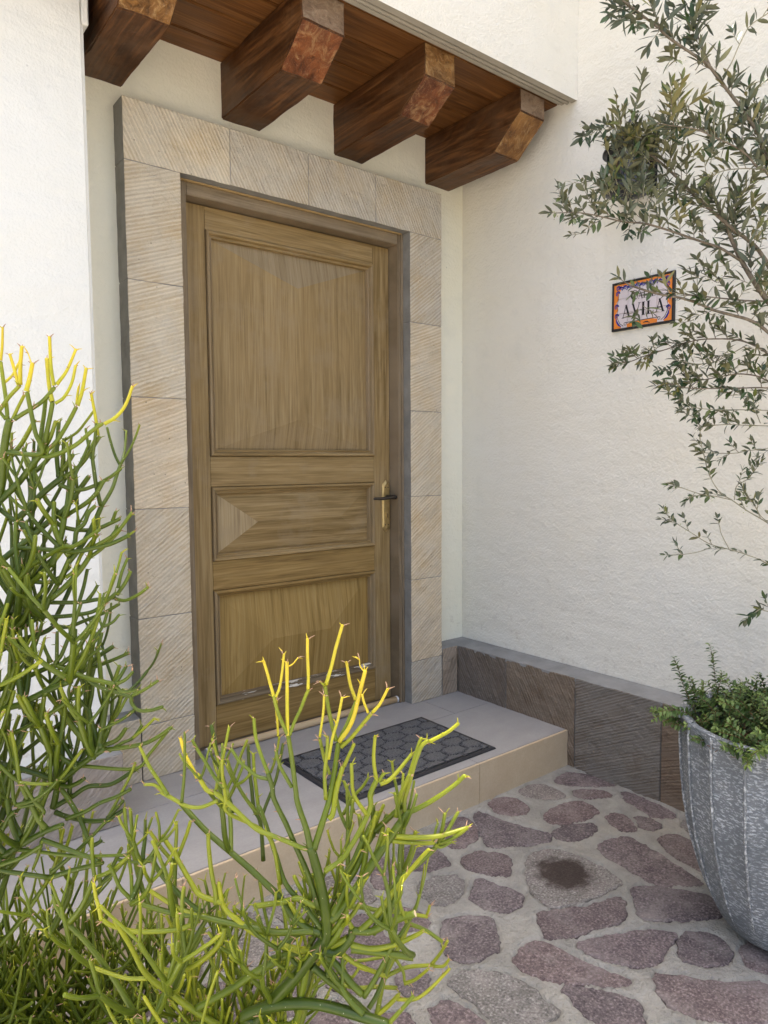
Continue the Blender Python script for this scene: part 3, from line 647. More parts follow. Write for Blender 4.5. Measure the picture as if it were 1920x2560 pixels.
STONES = """p|1042,-657 1088,-649 1132,-672 1144,-718 1122,-780 1083,-792 1026,-766 1006,-718
g|1202,-657 1281,-659 1315,-699 1317,-764 1303,-801 1250,-794 1205,-744 1186,-693
p|1391,-684 1478,-674 1525,-740 1529,-823 1522,-869 1458,-830 1384,-756 1365,-715
p|1362,-789 1411,-821 1452,-875 1443,-911 1377,-886 1324,-842
p|1508,-909 1515,-963 1509,-1052 1498,-1121 1462,-1145 1409,-1101 1424,-1038 1449,-957
p|958,-667 975,-714 983,-794 1014,-880 1042,-932 1009,-962 939,-942 875,-899 815,-863 856,-799 896,-733
p|1121,-844 1194,-827 1296,-843 1321,-875 1301,-949 1227,-952 1138,-931 1094,-895
p|1051,-930 1131,-936 1212,-982 1201,-1013 1129,-1022 1059,-1018 1039,-977
d|1281,-986 1332,-985 1349,-1021 1321,-1071 1276,-1105 1244,-1088 1254,-1037
d|1370,-1049 1390,-1086 1385,-1133 1362,-1151 1318,-1138 1314,-1106
p|792,-668 875,-663 899,-673 882,-741 833,-799 764,-808 719,-789 732,-726
p|581,-685 640,-697 677,-746 667,-817 651,-854 603,-848 545,-817 546,-760
p|710,-852 768,-856 816,-913 823,-945 784,-987 747,-1013 713,-977 682,-920 685,-882
s|874,-978 946,-984 987,-1026 1000,-1097 1001,-1181 986,-1247 929,-1245 840,-1236 771,-1215 722,-1189 729,-1125 783,-1050
p|1094,-1078 1188,-1090 1230,-1115 1219,-1189 1203,-1263 1180,-1359 1167,-1409 1113,-1373 1055,-1326 1050,-1284 1061,-1214 1067,-1136
p|1295,-1177 1360,-1198 1364,-1253 1317,-1340 1224,-1387 1223,-1313 1253,-1235
g|507,-871 569,-875 626,-906 619,-947 570,-988 511,-996 477,-975 475,-917
p|665,-961 678,-1010 699,-1072 707,-1100 657,-1135 604,-1122 576,-1069 571,-1024 616,-989
p|681,-1181 730,-1215 803,-1254 901,-1279 916,-1292 851,-1347 802,-1344 719,-1314 648,-1292 603,-1267 631,-1230
p|981,-1280 1034,-1316 1081,-1376 1117,-1441 1105,-1501 1054,-1512 961,-1456 873,-1377 928,-1329
p|451,-1040 506,-1065 561,-1110 527,-1158 480,-1213 424,-1212 376,-1186 359,-1137 403,-1081
p|478,-1261 535,-1247 581,-1255 600,-1300 608,-1373 631,-1444 647,-1497 614,-1488 554,-1432 503,-1375 472,-1315
p|647,-1326 697,-1344 792,-1386 872,-1439 888,-1470 827,-1485 749,-1498 720,-1490 677,-1440 645,-1381
p|856,-1497 911,-1483 954,-1512 960,-1558 926,-1599 871,-1608 826,-1571 806,-1534
p|962,-1605 1026,-1612 1082,-1646 965,-1705 909,-1675 919,-1637
g|291,-1217 356,-1215 397,-1254 428,-1309 439,-1357 429,-1406 430,-1451 357,-1432 290,-1389 302,-1321 295,-1260
p|498,-1396 533,-1434 571,-1484 596,-1541 543,-1583 484,-1554 466,-1507 474,-1470
p|703,-1513 749,-1560 800,-1631 898,-1701 801,-1787 667,-1670 640,-1586
p|202,-1249 255,-1255 269,-1294 276,-1360 222,-1383 169,-1316
p|248,-1085 264,-1146 272,-1172 239,-1204 196,-1198 195,-1149
p|454,-702 520,-688 521,-723 505,-776 464,-836 419,-836 398,-797
p|332,-924 388,-916 420,-969 413,-1015 389,-1033 339,-1005 317,-962
p|99,-1182 156,-1229 148,-1262 82,-1285 54,-1223
p|583,-1618 617,-1659 561,-1673 545,-1645"""
OLIVE_PAR = [(0.12, 0.03, 0.075, 0.04, None), (0.0, 0.03, 0.07, 0.04, 0.15), (0.0, 0.075, 0.02, 0.036, 0.1), (0.1, 0.02, 0.085, 0.038, 0.5), (0.35, 0.045, 0.08, 0.042, 0.4), (0.05, 0.026, 0.06, 0.034, 0.45), (0.15, 0.03, 0.07, 0.04, 0.4), (0.1, 0.04, 0.06, 0.038, 0.4), (0.1, 0.06, 0.045, 0.034, 0.5), (0.15, 0.05, 0.05, 0.036, 0.4), (0.1, 0.032, 0.045, 0.034, 0.45), (0.1, 0.025, 0.04, 0.034, 0.5), (0.15, 0.035, 0.04, 0.034, 0.4), (0.15, 0.04, 0.04, 0.032, 0.4), (0.12, 0.042, 0.03, 0.026, 0.3), (0.2, 0.03, 0.03, 0.026, 0.4), (0.1, 0.055, 0.022, 0.024, 0.15), (0.2, 0.035, 0.035, 0.028, 0.3), (0.2, 0.04, 0.035, 0.028, 0.3), (0.2, 0.045, 0.03, 0.028, 0.2), (0.2, 0.025, 0.025, 0.024, 0.2), (0.7, 0.03, 0.015, 0.022, 0.15), (0.2, 0.03, 0.03, 0.03, 0.1), (0.5, 0.03, 0.015, 0.022, 0.15), (0.2, 0.03, 0.03, 0.03, 0.2), (0.2, 0.03, 0.035, 0.03, 0.3)]
OLIVE_SPRAYS = [((770,-1367,1927),(841,-1378,2056),40,55),((763,-1346,1923),(716,-1358,1982),36,45),((769,-1461,1887),(797,-1463,1981),40,55),((721,-1515,1863),(714,-1533,1964),42,65),((726,-1521,1891),(786,-1567,1933),42,70),((821,-1552,1820),(773,-1556,1886),42,35),((794,-1569,1827),(777,-1572,1900),40,40),((817,-1562,1859),(869,-1559,1933),38,50),((834,-1560,1835),(861,-1585,1883),40,45),((771,-1531,1989),(758,-1555,1999),42,70),((717,-1526,1993),(642,-1529,1966),40,40),((735,-1506,2004),(699,-1508,2020),36,50),((688,-1491,2065),(688,-1466,2048),38,10),((694,-1484,2073),(671,-1473,2070),34,10),((634,-1466,2087),(576,-1488,2027),42,10),((637,-1461,2102),(564,-1457,2053),42,5),((648,-1454,2115),(632,-1400,2143),42,10),((648,-1440,2133),(574,-1430,2091),38,10),((712,-1466,2116),(722,-1453,2157),40,10),((727,-1477,2099),(771,-1480,2140),40,15),((800,-1515,2114),(793,-1490,2152),40,10),((775,-1528,2104),(820,-1522,2161),42,20),((814,-1511,2121),(795,-1546,2086),40,20),((804,-1519,2122),(831,-1529,2147),40,15),((901,-1608,1880),(914,-1625,1921),40,10),((898,-1604,1881),(911,-1579,1920),34,30),((904,-1607,1878),(945,-1618,1886),34,20),((895,-1611,1880),(927,-1608,1914),38,20),((863,-1555,1961),(867,-1574,1973),40,20),((908,-1601,1919),(937,-1590,1964),36,40),((913,-1601,1959),(924,-1622,1983),40,20),((765,-1334,1931),(692,-1309,1908),36,5),((746,-1282,1935),(677,-1279,1883),36,5),((750,-1268,1938),(713,-1275,1944),30,10),((797,-1305,1947),(744,-1295,1946),30,5),((774,-1455,1885),(825,-1485,1918),36,50),((796,-1336,1946),(790,-1338,1984),36,60),((758,-1397,1725),(769,-1402,1806),42,55),((681,-1375,1733),(646,-1387,1775),38,45),((677,-1360,1697),(684,-1329,1753),34,40),((666,-1342,1705),(600,-1341,1761),30,60),((637,-1313,1778),(619,-1289,1768),26,50),((628,-1306,1707),(584,-1312,1739),28,60),((613,-1305,1720),(562,-1322,1722),26,55),((682,-1354,1690),(621,-1346,1644),28,60),((615,-1354,1644),(600,-1317,1638),28,65),((609,-1354,1684),(580,-1342,1672),26,60),((745,-1368,1752),(732,-1394,1787),38,40),((709,-1396,1678),(742,-1392,1723),36,50),((800,-1406,1750),(822,-1409,1804),38,40),((764,-1438,1703),(764,-1461,1748),38,35),((828,-1442,1715),(856,-1455,1761),38,35),((845,-1448,1729),(891,-1446,1790),38,45),((706,-1376,1769),(706,-1360,1819),36,55),((763,-1359,1812),(754,-1386,1850),38,65),((831,-1348,1857),(811,-1378,1887),38,60),((814,-1384,1854),(836,-1391,1898),36,60),((842,-1388,1885),(812,-1422,1909),36,60),((831,-1329,1915),(813,-1361,1946),36,65),((804,-1382,1908),(800,-1405,1936),36,60),((798,-1335,1878),(785,-1315,1856),30,70),((782,-1448,1861),(780,-1475,1875),38,40),((850,-1425,1862),(854,-1443,1900),38,40),((799,-1488,1834),(813,-1482,1887),40,45),((908,-1455,1848),(927,-1454,1885),36,50),((889,-1500,1804),(892,-1490,1845),38,40),((820,-1547,1790),(795,-1565,1824),42,45),((896,-1519,1763),(857,-1520,1773),40,20),((925,-1489,1735),(892,-1479,1756),38,30),((1026,-1505,1752),(983,-1518,1796),42,45),((1003,-1510,1739),(1010,-1534,1798),40,55),((972,-1547,1748),(961,-1585,1777),40,60),((1007,-1492,1709),(1010,-1529,1742),42,40),((987,-1510,1666),(996,-1534,1712),44,35),((967,-1543,1645),(992,-1564,1697),42,35),((1011,-1566,1669),(986,-1600,1705),40,30),((992,-1555,1687),(971,-1582,1738),40,40),((854,-1478,1670),(877,-1492,1712),36,45),((934,-1480,1670),(944,-1446,1719),36,50),((977,-1481,1671),(1030,-1481,1727),38,40),((826,-1460,1679),(829,-1478,1712),34,50),((803,-1440,1686),(784,-1426,1710),32,40),((1045,-1564,1638),(1075,-1565,1695),40,35),((746,-1387,1679),(715,-1404,1641),30,15),((780,-1422,1686),(769,-1422,1705),30,10),((949,-1531,1573),(884,-1539,1588),38,40),((917,-1527,1541),(858,-1529,1574),38,45),((931,-1514,1543),(877,-1509,1553),38,40),((896,-1534,1533),(883,-1568,1555),40,30),((906,-1518,1556),(838,-1502,1589),38,20),((884,-1500,1544),(841,-1480,1566),36,30),((862,-1502,1515),(863,-1498,1543),36,35),((794,-1464,1512),(801,-1437,1551),34,55),((805,-1423,1526),(805,-1411,1549),32,40),((749,-1424,1478),(748,-1436,1468),30,45),((743,-1414,1474),(689,-1434,1427),32,45),((877,-1503,1481),(864,-1502,1497),38,30),((868,-1516,1465),(832,-1539,1486),38,40),((932,-1510,1479),(932,-1536,1485),38,45),((880,-1500,1459),(873,-1462,1480),36,45),((901,-1472,1455),(845,-1464,1440),32,65),((924,-1498,1469),(923,-1526,1452),36,60),((934,-1566,1495),(961,-1578,1527),40,40),((988,-1578,1526),(978,-1600,1555),42,40),((1033,-1545,1549),(1010,-1520,1566),40,45),((993,-1592,1504),(992,-1606,1531),40,40),((989,-1573,1450),(999,-1593,1473),38,40),((1004,-1582,1440),(1020,-1597,1455),38,45),((1002,-1593,1417),(971,-1601,1433),36,45),((991,-1515,1417),(1000,-1488,1443),34,50),((940,-1491,1409),(931,-1468,1438),34,60),((934,-1462,1410),(913,-1450,1423),32,60),((950,-1459,1412),(928,-1460,1391),30,60),((930,-1418,1405),(894,-1416,1383),28,40),((870,-1385,1384),(832,-1404,1405),30,20),((868,-1387,1384),(899,-1386,1411),28,20),((897,-1366,1389),(904,-1337,1402),26,20),((848,-1316,1363),(799,-1335,1392),30,25),((844,-1316,1363),(830,-1287,1382),28,20),((848,-1314,1364),(856,-1330,1395),30,30),((828,-1326,1361),(801,-1322,1356),24,60),((932,-1441,1356),(888,-1442,1363),30,30),((917,-1466,1352),(895,-1461,1380),34,30),((964,-1467,1353),(969,-1449,1385),36,60),((983,-1485,1353),(988,-1465,1391),36,65),((956,-1512,1355),(944,-1541,1382),34,60),((972,-1530,1318),(933,-1535,1338),34,60),((971,-1533,1320),(986,-1538,1337),34,55),((995,-1516,1318),(998,-1519,1350),34,60),((1025,-1550,1322),(985,-1570,1351),36,55),((1005,-1569,1319),(1058,-1571,1347),36,50),((1010,-1593,1312),(1004,-1608,1333),34,50),((876,-1480,1316),(850,-1513,1331),34,20),((890,-1424,1336),(910,-1402,1342),28,15),((872,-1429,1329),(814,-1434,1332),26,20),((856,-1462,1290),(817,-1473,1269),28,10),((878,-1452,1290),(881,-1451,1266),28,10),((914,-1480,1300),(890,-1471,1302),28,20),((971,-1573,1283),(969,-1582,1256),34,50),((1032,-1558,1285),(1059,-1568,1269),34,40),((1027,-1584,1379),(997,-1571,1378),36,60),((1065,-1567,1369),(1017,-1568,1360),36,60),((836,-1351,1809),(824,-1357,1822),32,48),((827,-1359,1807),(802,-1358,1844),35,60),((726,-1325,1797),(753,-1327,1828),37,38),((691,-1362,1745),(630,-1361,1766),37,50),((800,-1436,1871),(767,-1469,1889),40,39),((695,-1366,1716),(726,-1363,1740),38,33),((755,-1416,1733),(743,-1415,1775),32,60),((701,-1378,1743),(674,-1376,1763),39,55),((847,-1372,1825),(868,-1355,1852),35,41),((812,-1341,1858),(803,-1347,1890),33,41),((809,-1318,1865),(781,-1323,1897),40,36),((695,-1352,1748),(688,-1340,1780),35,52),((772,-1302,1888),(786,-1285,1937),35,36),((747,-1326,1862),(736,-1315,1893),32,57),((812,-1362,1878),(797,-1343,1910),39,40),((854,-1435,1871),(867,-1442,1897),35,39),((730,-1497,1844),(702,-1488,1875),37,36),((799,-1325,1922),(788,-1285,1968),37,59),((834,-1357,1917),(832,-1332,1966),36,65),((669,-1388,1738),(685,-1365,1777),37,41),((859,-1379,1843),(862,-1381,1872),32,42),((756,-1374,1748),(774,-1358,1785),35,43),((805,-1378,1902),(787,-1342,1923),40,42),((826,-1345,1881),(785,-1353,1915),40,61),((797,-1407,1738),(810,-1417,1776),38,52),((762,-1422,1730),(782,-1416,1768),37,48),((820,-1394,1839),(796,-1372,1876),34,26),((824,-1425,1743),(808,-1448,1763),38,31),((856,-1385,1885),(826,-1375,1921),40,56),((824,-1387,1887),(844,-1364,1938),38,62),((761,-1352,1835),(701,-1366,1850),34,30),((852,-1391,1861),(845,-1359,1906),38,48),((785,-1321,1885),(793,-1310,1920),32,63),((799,-1346,1875),(788,-1328,1924),32,48),((730,-1398,1738),(705,-1414,1750),40,34),((818,-1369,1792),(751,-1375,1803),40,40),((752,-1402,1753),(733,-1370,1796),38,59),((809,-1414,1761),(812,-1400,1793),32,31),((841,-1365,1801),(810,-1360,1834),37,56),((883,-1408,1807),(872,-1379,1843),40,33),((809,-1321,1920),(780,-1347,1925),36,49),((841,-1417,1767),(819,-1424,1778),36,27),((865,-1408,1807),(846,-1426,1824),36,46),((781,-1372,1838),(763,-1362,1862),34,35),((883,-1388,1777),(836,-1376,1792),32,47),((871,-1433,1748),(859,-1444,1784),36,38),((818,-1419,1750),(831,-1402,1771),34,37),((692,-1382,1756),(676,-1366,1776),34,44)]
TALL_FEET = [(-0.681, -1.264, 0.65), (-0.658, -1.255, 0.795), (-0.637, -1.24, 0.871), (-0.604, -1.257, 0.977), (-0.657, -1.28, 0.535), (-0.667, -1.264, 0.483), (-0.608, -1.286, 0.757), (-0.64, -1.261, 0.612), (-0.665, -1.238, 0.922)]

# ------------------------------------------------------------------ dimensions (metres; z = 0 is the top of the porch step)
XR, S, P, ZP, HS, DS, DE, ZE = 1.6393, 0.0865, 0.1133, 0.2283, 0.1503, 0.6393, 0.5642, 2.552
X1, X2, X3, ZT = 0.1949, 1.2332, 1.4223, 2.301
ZB, ZS = 2.366, 2.567

WHITE = stucco('white_stucco', (0.785, 0.78, 0.735), (0.785, 0.77, 0.70))
WARM_STUCCO = stucco('bounce_warmed_stucco', (0.855, 0.83, 0.70), (0.845, 0.80, 0.63))  # warm bounce under the soffit put into this wall's colour
WHITE_R = stucco('white_stucco_rough', (0.80, 0.765, 0.675), (0.79, 0.74, 0.62), 0.85, 0.8)
GREYMORTAR = plain('grey_mortar', (0.27, 0.265, 0.25), 0.9, 0.2, 0, 0.16, 90, 0.5, 0.003)
BROWNMORTAR = plain('grey_mortar_edge', (0.25, 0.24, 0.215), 0.9, 0.2, 0, 0.18, 90, 0.5, 0.003)
ST = (0.55, 0.495, 0.395); OC = (0.53, 0.41, 0.245)
STONE_LINTEL = chisel('chiselled_stone_steep', -62, ST, OC)
STONE_JAMB_A = chisel('chiselled_stone_shallow', 20, (0.56, 0.505, 0.405), OC)
STONE_JAMB_B = chisel('chiselled_stone_slanted', 36, ST, OC)
STONE_PL = chisel('plinth_stone_steep', 60, (0.20, 0.165, 0.13), (0.145, 0.105, 0.07), 'YZ', 1.0, 0.9, 0.2)
STONE_PL2 = chisel('plinth_stone_slanted', -26, (0.195, 0.178, 0.155), (0.155, 0.12, 0.088), 'YZ', 0.85, 0.8, 0.15)
STONE_PL3 = chisel('plinth_stone_brown', -22, (0.185, 0.142, 0.105), (0.125, 0.08, 0.05), 'YZ', 0.85, 0.8, 0.2)
STONE_RUB = rubble('rough_plinth_stone', (0.36, 0.315, 0.27), (0.29, 0.235, 0.185))
TILE = Mat('taupe_porcelain', 0.5, 0.45)
_n = TILE.noise(TILE.co((1, 2.2, 1)), 9, 5, 0.65); _f = TILE.noise(TILE.co(), 130, 3, 0.6)
_c = TILE.mix(TILE.rng(_n, 0.3, 0.72), (0.315, 0.30, 0.285), (0.385, 0.37, 0.35))
_c = TILE.mix(TILE.rng(_f, 0.35, 0.7, 0, 0.35), _c, (0.27, 0.255, 0.24))
_v = TILE.noise(TILE.co((3, 1, 1), loc=(3, 3, 3)), 2.3, 6, 0.7)
TILE.col(TILE.mix(TILE.rng(_v, 0.55, 0.75, 0, 0.3), _c, (0.46, 0.425, 0.385))); TILE.bump((_f, 0.12, 0.001)); TILE.rough(TILE.rng(_n, 0.3, 0.7, 0.42, 0.6)); TILE = TILE.m
RISER = Mat('porcelain_warm_lit', 0.55, 0.4)  # same tile as the step top, warm bounced light put into its colour
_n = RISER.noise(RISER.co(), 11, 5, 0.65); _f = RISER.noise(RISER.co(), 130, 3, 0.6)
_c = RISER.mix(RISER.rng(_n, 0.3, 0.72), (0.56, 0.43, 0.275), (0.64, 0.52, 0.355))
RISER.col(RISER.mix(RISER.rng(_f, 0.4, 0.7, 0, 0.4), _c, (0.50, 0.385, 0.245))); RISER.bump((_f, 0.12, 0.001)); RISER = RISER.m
GROUT = plain('pale_grout', (0.50, 0.47, 0.43), 0.9, 0.2)

# ------------------------------------------------------------------ ground
gm = MB()
gm.add([(-60, -60, -0.175), (60, -60, -0.175), (60, 60, -0.175), (-60, 60, -0.175)], [(0, 1, 2, 3)])
tag(gm.link('ground', plain('ground_earth', (0.28, 0.26, 0.22), 0.95, 0.2)), kind='structure')
for i_, (x0_, x1_, y0_, y1_) in enumerate(((-5.0, -0.952, -4.6, -0.66), (-0.952, XR-P-0.002, -4.6, -2.502))):
    t_ = MB(); t_.box(x0_, x1_, y0_, y1_, -0.25, -HS-0.004)
    tag(t_.link('bounce_slab', plain('pale_bounce_ground', (0.62, 0.575, 0.51), 0.9, 0.25)), kind='structure')  # unseen pale slabs added to bounce sunlight onto the walls

# paving: stones traced on the ground first, then irregular ones as far as the yard goes
def inside(p, poly):
    c = False; n = len(poly); j = n-1
    for i in range(n):
        if (poly[i][1] > p[1]) != (poly[j][1] > p[1]) and p[0] < (poly[j][0]-poly[i][0])*(p[1]-poly[i][1])/(poly[j][1]-poly[i][1])+poly[i][0]: c = not c
        j = i
    return c
def chaikin(poly, k=1):
    for _ in range(k):
        q = []
        for i in range(len(poly)):
            a, b = poly[i], poly[(i+1) % len(poly)]
            q += [(a[0]*.84+b[0]*.16, a[1]*.84+b[1]*.16), (a[0]*.16+b[0]*.84, a[1]*.16+b[1]*.84)]
        poly = q
    return poly
def grown(poly, d):
    out = []; n = len(poly)
    for i in range(n):
        a, b = poly[i-1], poly[(i+1) % n]; tx, ty = b[0]-a[0], b[1]-a[1]; l = math.hypot(tx, ty) or 1
        x, y = poly[i]; sg = -1 if inside((x-ty/l*0.002, y+tx/l*0.002), poly) else 1
        out.append((x-sg*ty/l*d, y+sg*tx/l*d))
    return out
BED = [(-0.96, -0.72), (-0.52, -0.74), (-0.36, -0.86), (-0.30, -1.02), (-0.22, -1.2), (-0.16, -1.42), (-0.14, -1.65), (-0.3, -1.9), (-0.75, -2.0), (-0.96, -1.98)]
stones = []
for ln in STONES.split('\n'):
    k, pts = ln.split('|')
    poly = [tuple(int(t)/1000 for t in w.split(',')) for w in pts.split()]
    poly = [q for i, q in enumerate(poly) if math.dist(q, poly[i-1]) > 0.004]
    stones.append((k, grown(chaikin(poly, 1), 0.0065)))
rs = random.Random(11)
obst = []
for k, poly in stones:
    for i in range(len(poly)):
        a, b = poly[i], poly[(i+1) % len(poly)]
        m_ = max(1, int(math.dist(a, b)/0.05))
        obst += [(a[0]+(b[0]-a[0])*t/m_, a[1]+(b[1]-a[1])*t/m_) for t in range(m_)]
seeds = []
tries = 0
while tries < 9000 and len(seeds) < 190:
    tries += 1
    p = (rs.uniform(-0.9, 1.50), rs.uniform(-2.4, -0.67))
    if any(inside(p, poly) for _, poly in stones) or inside(p, BED): continue
    if any(math.dist(p, q) < 0.10 for q in obst): continue
    if any(math.dist(p, q) < 0.19*rs.uniform(0.75, 1.25) for q in seeds): continue
    seeds.append(p)
def clip(poly, m0, n0):
    out = []
    for i in range(len(poly)):
        a, b = poly[i], poly[(i+1) % len(poly)]
        da = (a[0]-m0[0])*n0[0]+(a[1]-m0[1])*n0[1]; db = (b[0]-m0[0])*n0[0]+(b[1]-m0[1])*n0[1]
        if da <= 0: out.append(a)
        if (da < 0) != (db < 0):
            t = da/(da-db); out.append((a[0]+(b[0]-a[0])*t, a[1]+(b[1]-a[1])*t))
    return out
for p in seeds:
    poly = [(p[0]-.26, p[1]-.26), (p[0]+.26, p[1]-.26), (p[0]+.26, p[1]+.26), (p[0]-.26, p[1]+.26)]
    gap = rs.uniform(0.008, 0.017)
    for q, w in [(q, .5) for q in seeds if q is not p and math.dist(p, q) < 0.6] + [(q, 1.0) for q in obst if math.dist(p, q) < 0.5]:
        d = math.dist(p, q); n0 = ((q[0]-p[0])/d, (q[1]-p[1])/d)
        k = d*w - gap*(1 if w < 1 else 1.8)
        poly = clip(poly, (p[0]+n0[0]*k, p[1]+n0[1]*k), n0)
        if len(poly) < 3: break
    if len(poly) < 3: continue
    for m0, n0 in (((0, -0.665), (0, 1)), ((1.512, 0), (1, 0)), ((-0.93, 0), (-1, 0)), ((0, -2.47), (0, -1))):
        poly = clip(poly, m0, n0)
    if len(poly) < 3: continue
    area = abs(sum(poly[i][0]*poly[i-1][1]-poly[i-1][0]*poly[i][1] for i in range(len(poly))))/2
    if area < 0.003: continue
    stones.append((rs.choice('ppppgd'), chaikin(poly, 2)))
def roughen(poly, step, amp, seed):
    out = []
    for i in range(len(poly)):
        a, b = poly[i], poly[(i+1) % len(poly)]
        L = math.dist(a, b); m_ = max(1, round(L/step))
        for t in range(m_):
            x, y = a[0]+(b[0]-a[0])*t/m_, a[1]+(b[1]-a[1])*t/m_
            q = Vector((x*48, y*48, seed*1.7)); q2 = Vector((x*130, y*130, seed*2.9))
            out.append((x+amp*(noise.noise(q)+.5*noise.noise(q2)), y+amp*(noise.noise(q+Vector((9, 4, 2)))+.5*noise.noise(q2+Vector((3, 8, 1))))))
    return out
stones = [(k, roughen(poly, 0.009, 0.0075, i)) for i, (k, poly) in enumerate(stones)]

# mortar: a lumpy sheet that rises round every stone
def mortar_mat():
    m = Mat('pale_mortar', 0.95, 0.15)
    a = m.noise(m.co(), 8, 5, 0.65); b = m.noise(m.co(), 60, 4, 0.6); c = m.noise(m.co(), 210, 3, 0.6)
    cc = m.mix(m.rng(a, 0.35, 0.7), (0.28, 0.268, 0.235), (0.42, 0.40, 0.35))
    cc = m.mix(m.rng(b, 0.58, 0.8, 0, 0.5), cc, (0.25, 0.235, 0.21))
    cc = m.mix(m.rng(m.noise(m.co(loc=(3, 1, 7)), 3.1, 4, 0.6), 0.56, 0.75, 0, 0.45), cc, (0.36, 0.30, 0.22))
    m.col(cc); m.bump((a, 0.6, 0.025), (b, 1.0, 0.014), (c, 0.9, 0.006)); return m.m
MORTAR = mortar_mat()
def sheet(x0, x1, y0, y1, step):
    nx = max(2, int((x1-x0)/step)+1); ny = max(2, int((y1-y0)/step)+1)
    X, Y = np.meshgrid(np.linspace(x0, x1, nx), np.linspace(y0, y1, ny))
    D = np.full(X.shape, 0.2)
    for k, poly in stones:
        A = np.array(poly); lo = A.min(0)-0.05; hi = A.max(0)+0.05
        if hi[0] < x0 or lo[0] > x1 or hi[1] < y0 or lo[1] > y1: continue
        ii = np.where((X >= lo[0]) & (X <= hi[0]) & (Y >= lo[1]) & (Y <= hi[1]))
        if len(ii[0]) == 0: continue
        px, py = X[ii], Y[ii]; d = np.full(px.shape, 1.0); ins = np.zeros(px.shape, bool)
        for i in range(len(A)):
            a = A[i-1]; b = A[i]; ab = b-a; t = np.clip(((px-a[0])*ab[0]+(py-a[1])*ab[1])/max(1e-12, ab@ab), 0, 1)
            d = np.minimum(d, np.hypot(px-a[0]-t*ab[0], py-a[1]-t*ab[1]))
            cr = ((a[1] > py) != (b[1] > py))
            with np.errstate(all='ignore'): cr &= px < (b[0]-a[0])*(py-a[1])/(b[1]-a[1]+1e-15)+a[0]
            ins ^= cr
        d = np.where(ins, -d, d)
        D[ii] = np.minimum(D[ii], d)
    vs = []
    for j in range(ny):
        for i in range(nx):
            x, y, d = X[j, i], Y[j, i], D[j, i]
            n1 = noise.noise(Vector((x*20, y*20, 1))); n2 = noise.noise(Vector((x*75, y*75, 4))); n3 = noise.noise(Vector((x*6, y*6, 2)))
            t = min(1, max(0, (d+0.004+0.0035*n2+0.003*n1)/0.009)); t = t*t*(3-2*t)
            lip = math.exp(-((d-0.012)/0.010)**2)*0.0016
            z = -HS - 0.011 + 0.0125*t + lip + 0.0016*n1*t + 0.0009*n2 + 0.0022*n3*t
            vs.append((x, y, z))
    fs = [(j*nx+i, j*nx+i+1, (j+1)*nx+i+1, (j+1)*nx+i) for j in range(ny-1) for i in range(nx-1)]
    return vs, fs
pm = MB()
NX0, NX1, NY0, NY1 = -0.45, 1.530, -2.05, -0.634
v_, f_ = sheet(NX0, NX1, NY0, NY1, 0.0075); pm.add(v_, f_, 0, True)
for a in ((-0.95, NX0, -0.72, -0.634), (-0.95, NX0, -2.5, -2.05), (NX0, NX1, -2.5, NY0), (-0.95, NX0, -2.05, -0.72)):
    v_, f_ = sheet(*a, 0.04); pm.add(v_, f_, 0, True)
paving = tag(pm.link('paving', MORTAR), kind='structure')
def porphyry(name, c, c2, stain=False):
    m = Mat(name, 0.8, 0.3)
    rl = m.rand()
    a = m.noise(m.co(), 155, 3, 0.6); b = m.noise(m.co(), 22, 6, 0.75); v = m.vor(m.co(), 240)
    cc = m.mix(m.rng(b, 0.36, 0.68), c, c2)
    cc = m.mix(m.rng(a, 0.535, 0.66, 0, 0.55), cc, tuple(min(1, x*1.8+0.05) for x in c2))
    cc = m.mix(m.rng(a, 0.47, 0.35, 0, 0.6), cc, tuple(x*0.35 for x in c))
    cc = m.mix(m.rng(v, 0.15, 0.09, 0, 0.35), cc, (0.42, 0.37, 0.35))
    big = m.noise(m.co(loc=(1, 5, 2)), 11, 5, 0.7)
    cc = m.mix(m.rng(big, 0.5, 0.68, 0, 0.5), cc, (0.235, 0.205, 0.195))
    cc = m.mix(m.rng(big, 0.44, 0.30, 0, 0.45), cc, tuple(x*0.62 for x in c))
    cc = m.mix(1.0, cc, m.ramp(rl, [(0, (0.82, 0.80, 0.80)), (0.5, (1, 1, 1)), (1, (1.12, 1.02, 1.0))]), 'MULTIPLY')
    dust = m.noise(m.co(loc=(2, 2, 2)), 7, 5, 0.7)
    cc = m.mix(m.rng(dust, 0.52, 0.8, 0, 0.45), cc, (0.42, 0.38, 0.34))
    if stain:
        mp = m.n.new('ShaderNodeVectorMath'); mp.operation = 'DISTANCE'
        m.t.links.new(m.tc.outputs['Object'], mp.inputs[0]); mp.inputs[1].default_value = (stain[0], stain[1], -HS)
        d = m.math('ADD', mp.outputs['Value'], m.math('MULTIPLY', m.math('SUBTRACT', m.noise(m.co(), 26, 5, 0.7), 0.5), 0.11))
        cc = m.mix(m.rng(d, stain[2], stain[2]*0.62, 0, 0.88), cc, (0.030, 0.018, 0.013))
    m.col(cc); m.bump((b, 1.0, 0.010), (a, 0.8, 0.003)); return m.m
PUR = porphyry('purple_porphyry', (0.102, 0.084, 0.085), (0.185, 0.153, 0.150))
PUR2 = porphyry('pinkish_porphyry', (0.118, 0.090, 0.087), (0.195, 0.158, 0.150))
GRY = porphyry('grey_brown_porphyry', (0.15, 0.14, 0.125), (0.25, 0.235, 0.215))
DRK = porphyry('dark_porphyry', (0.10, 0.084, 0.083), (0.17, 0.143, 0.138))
STN = None
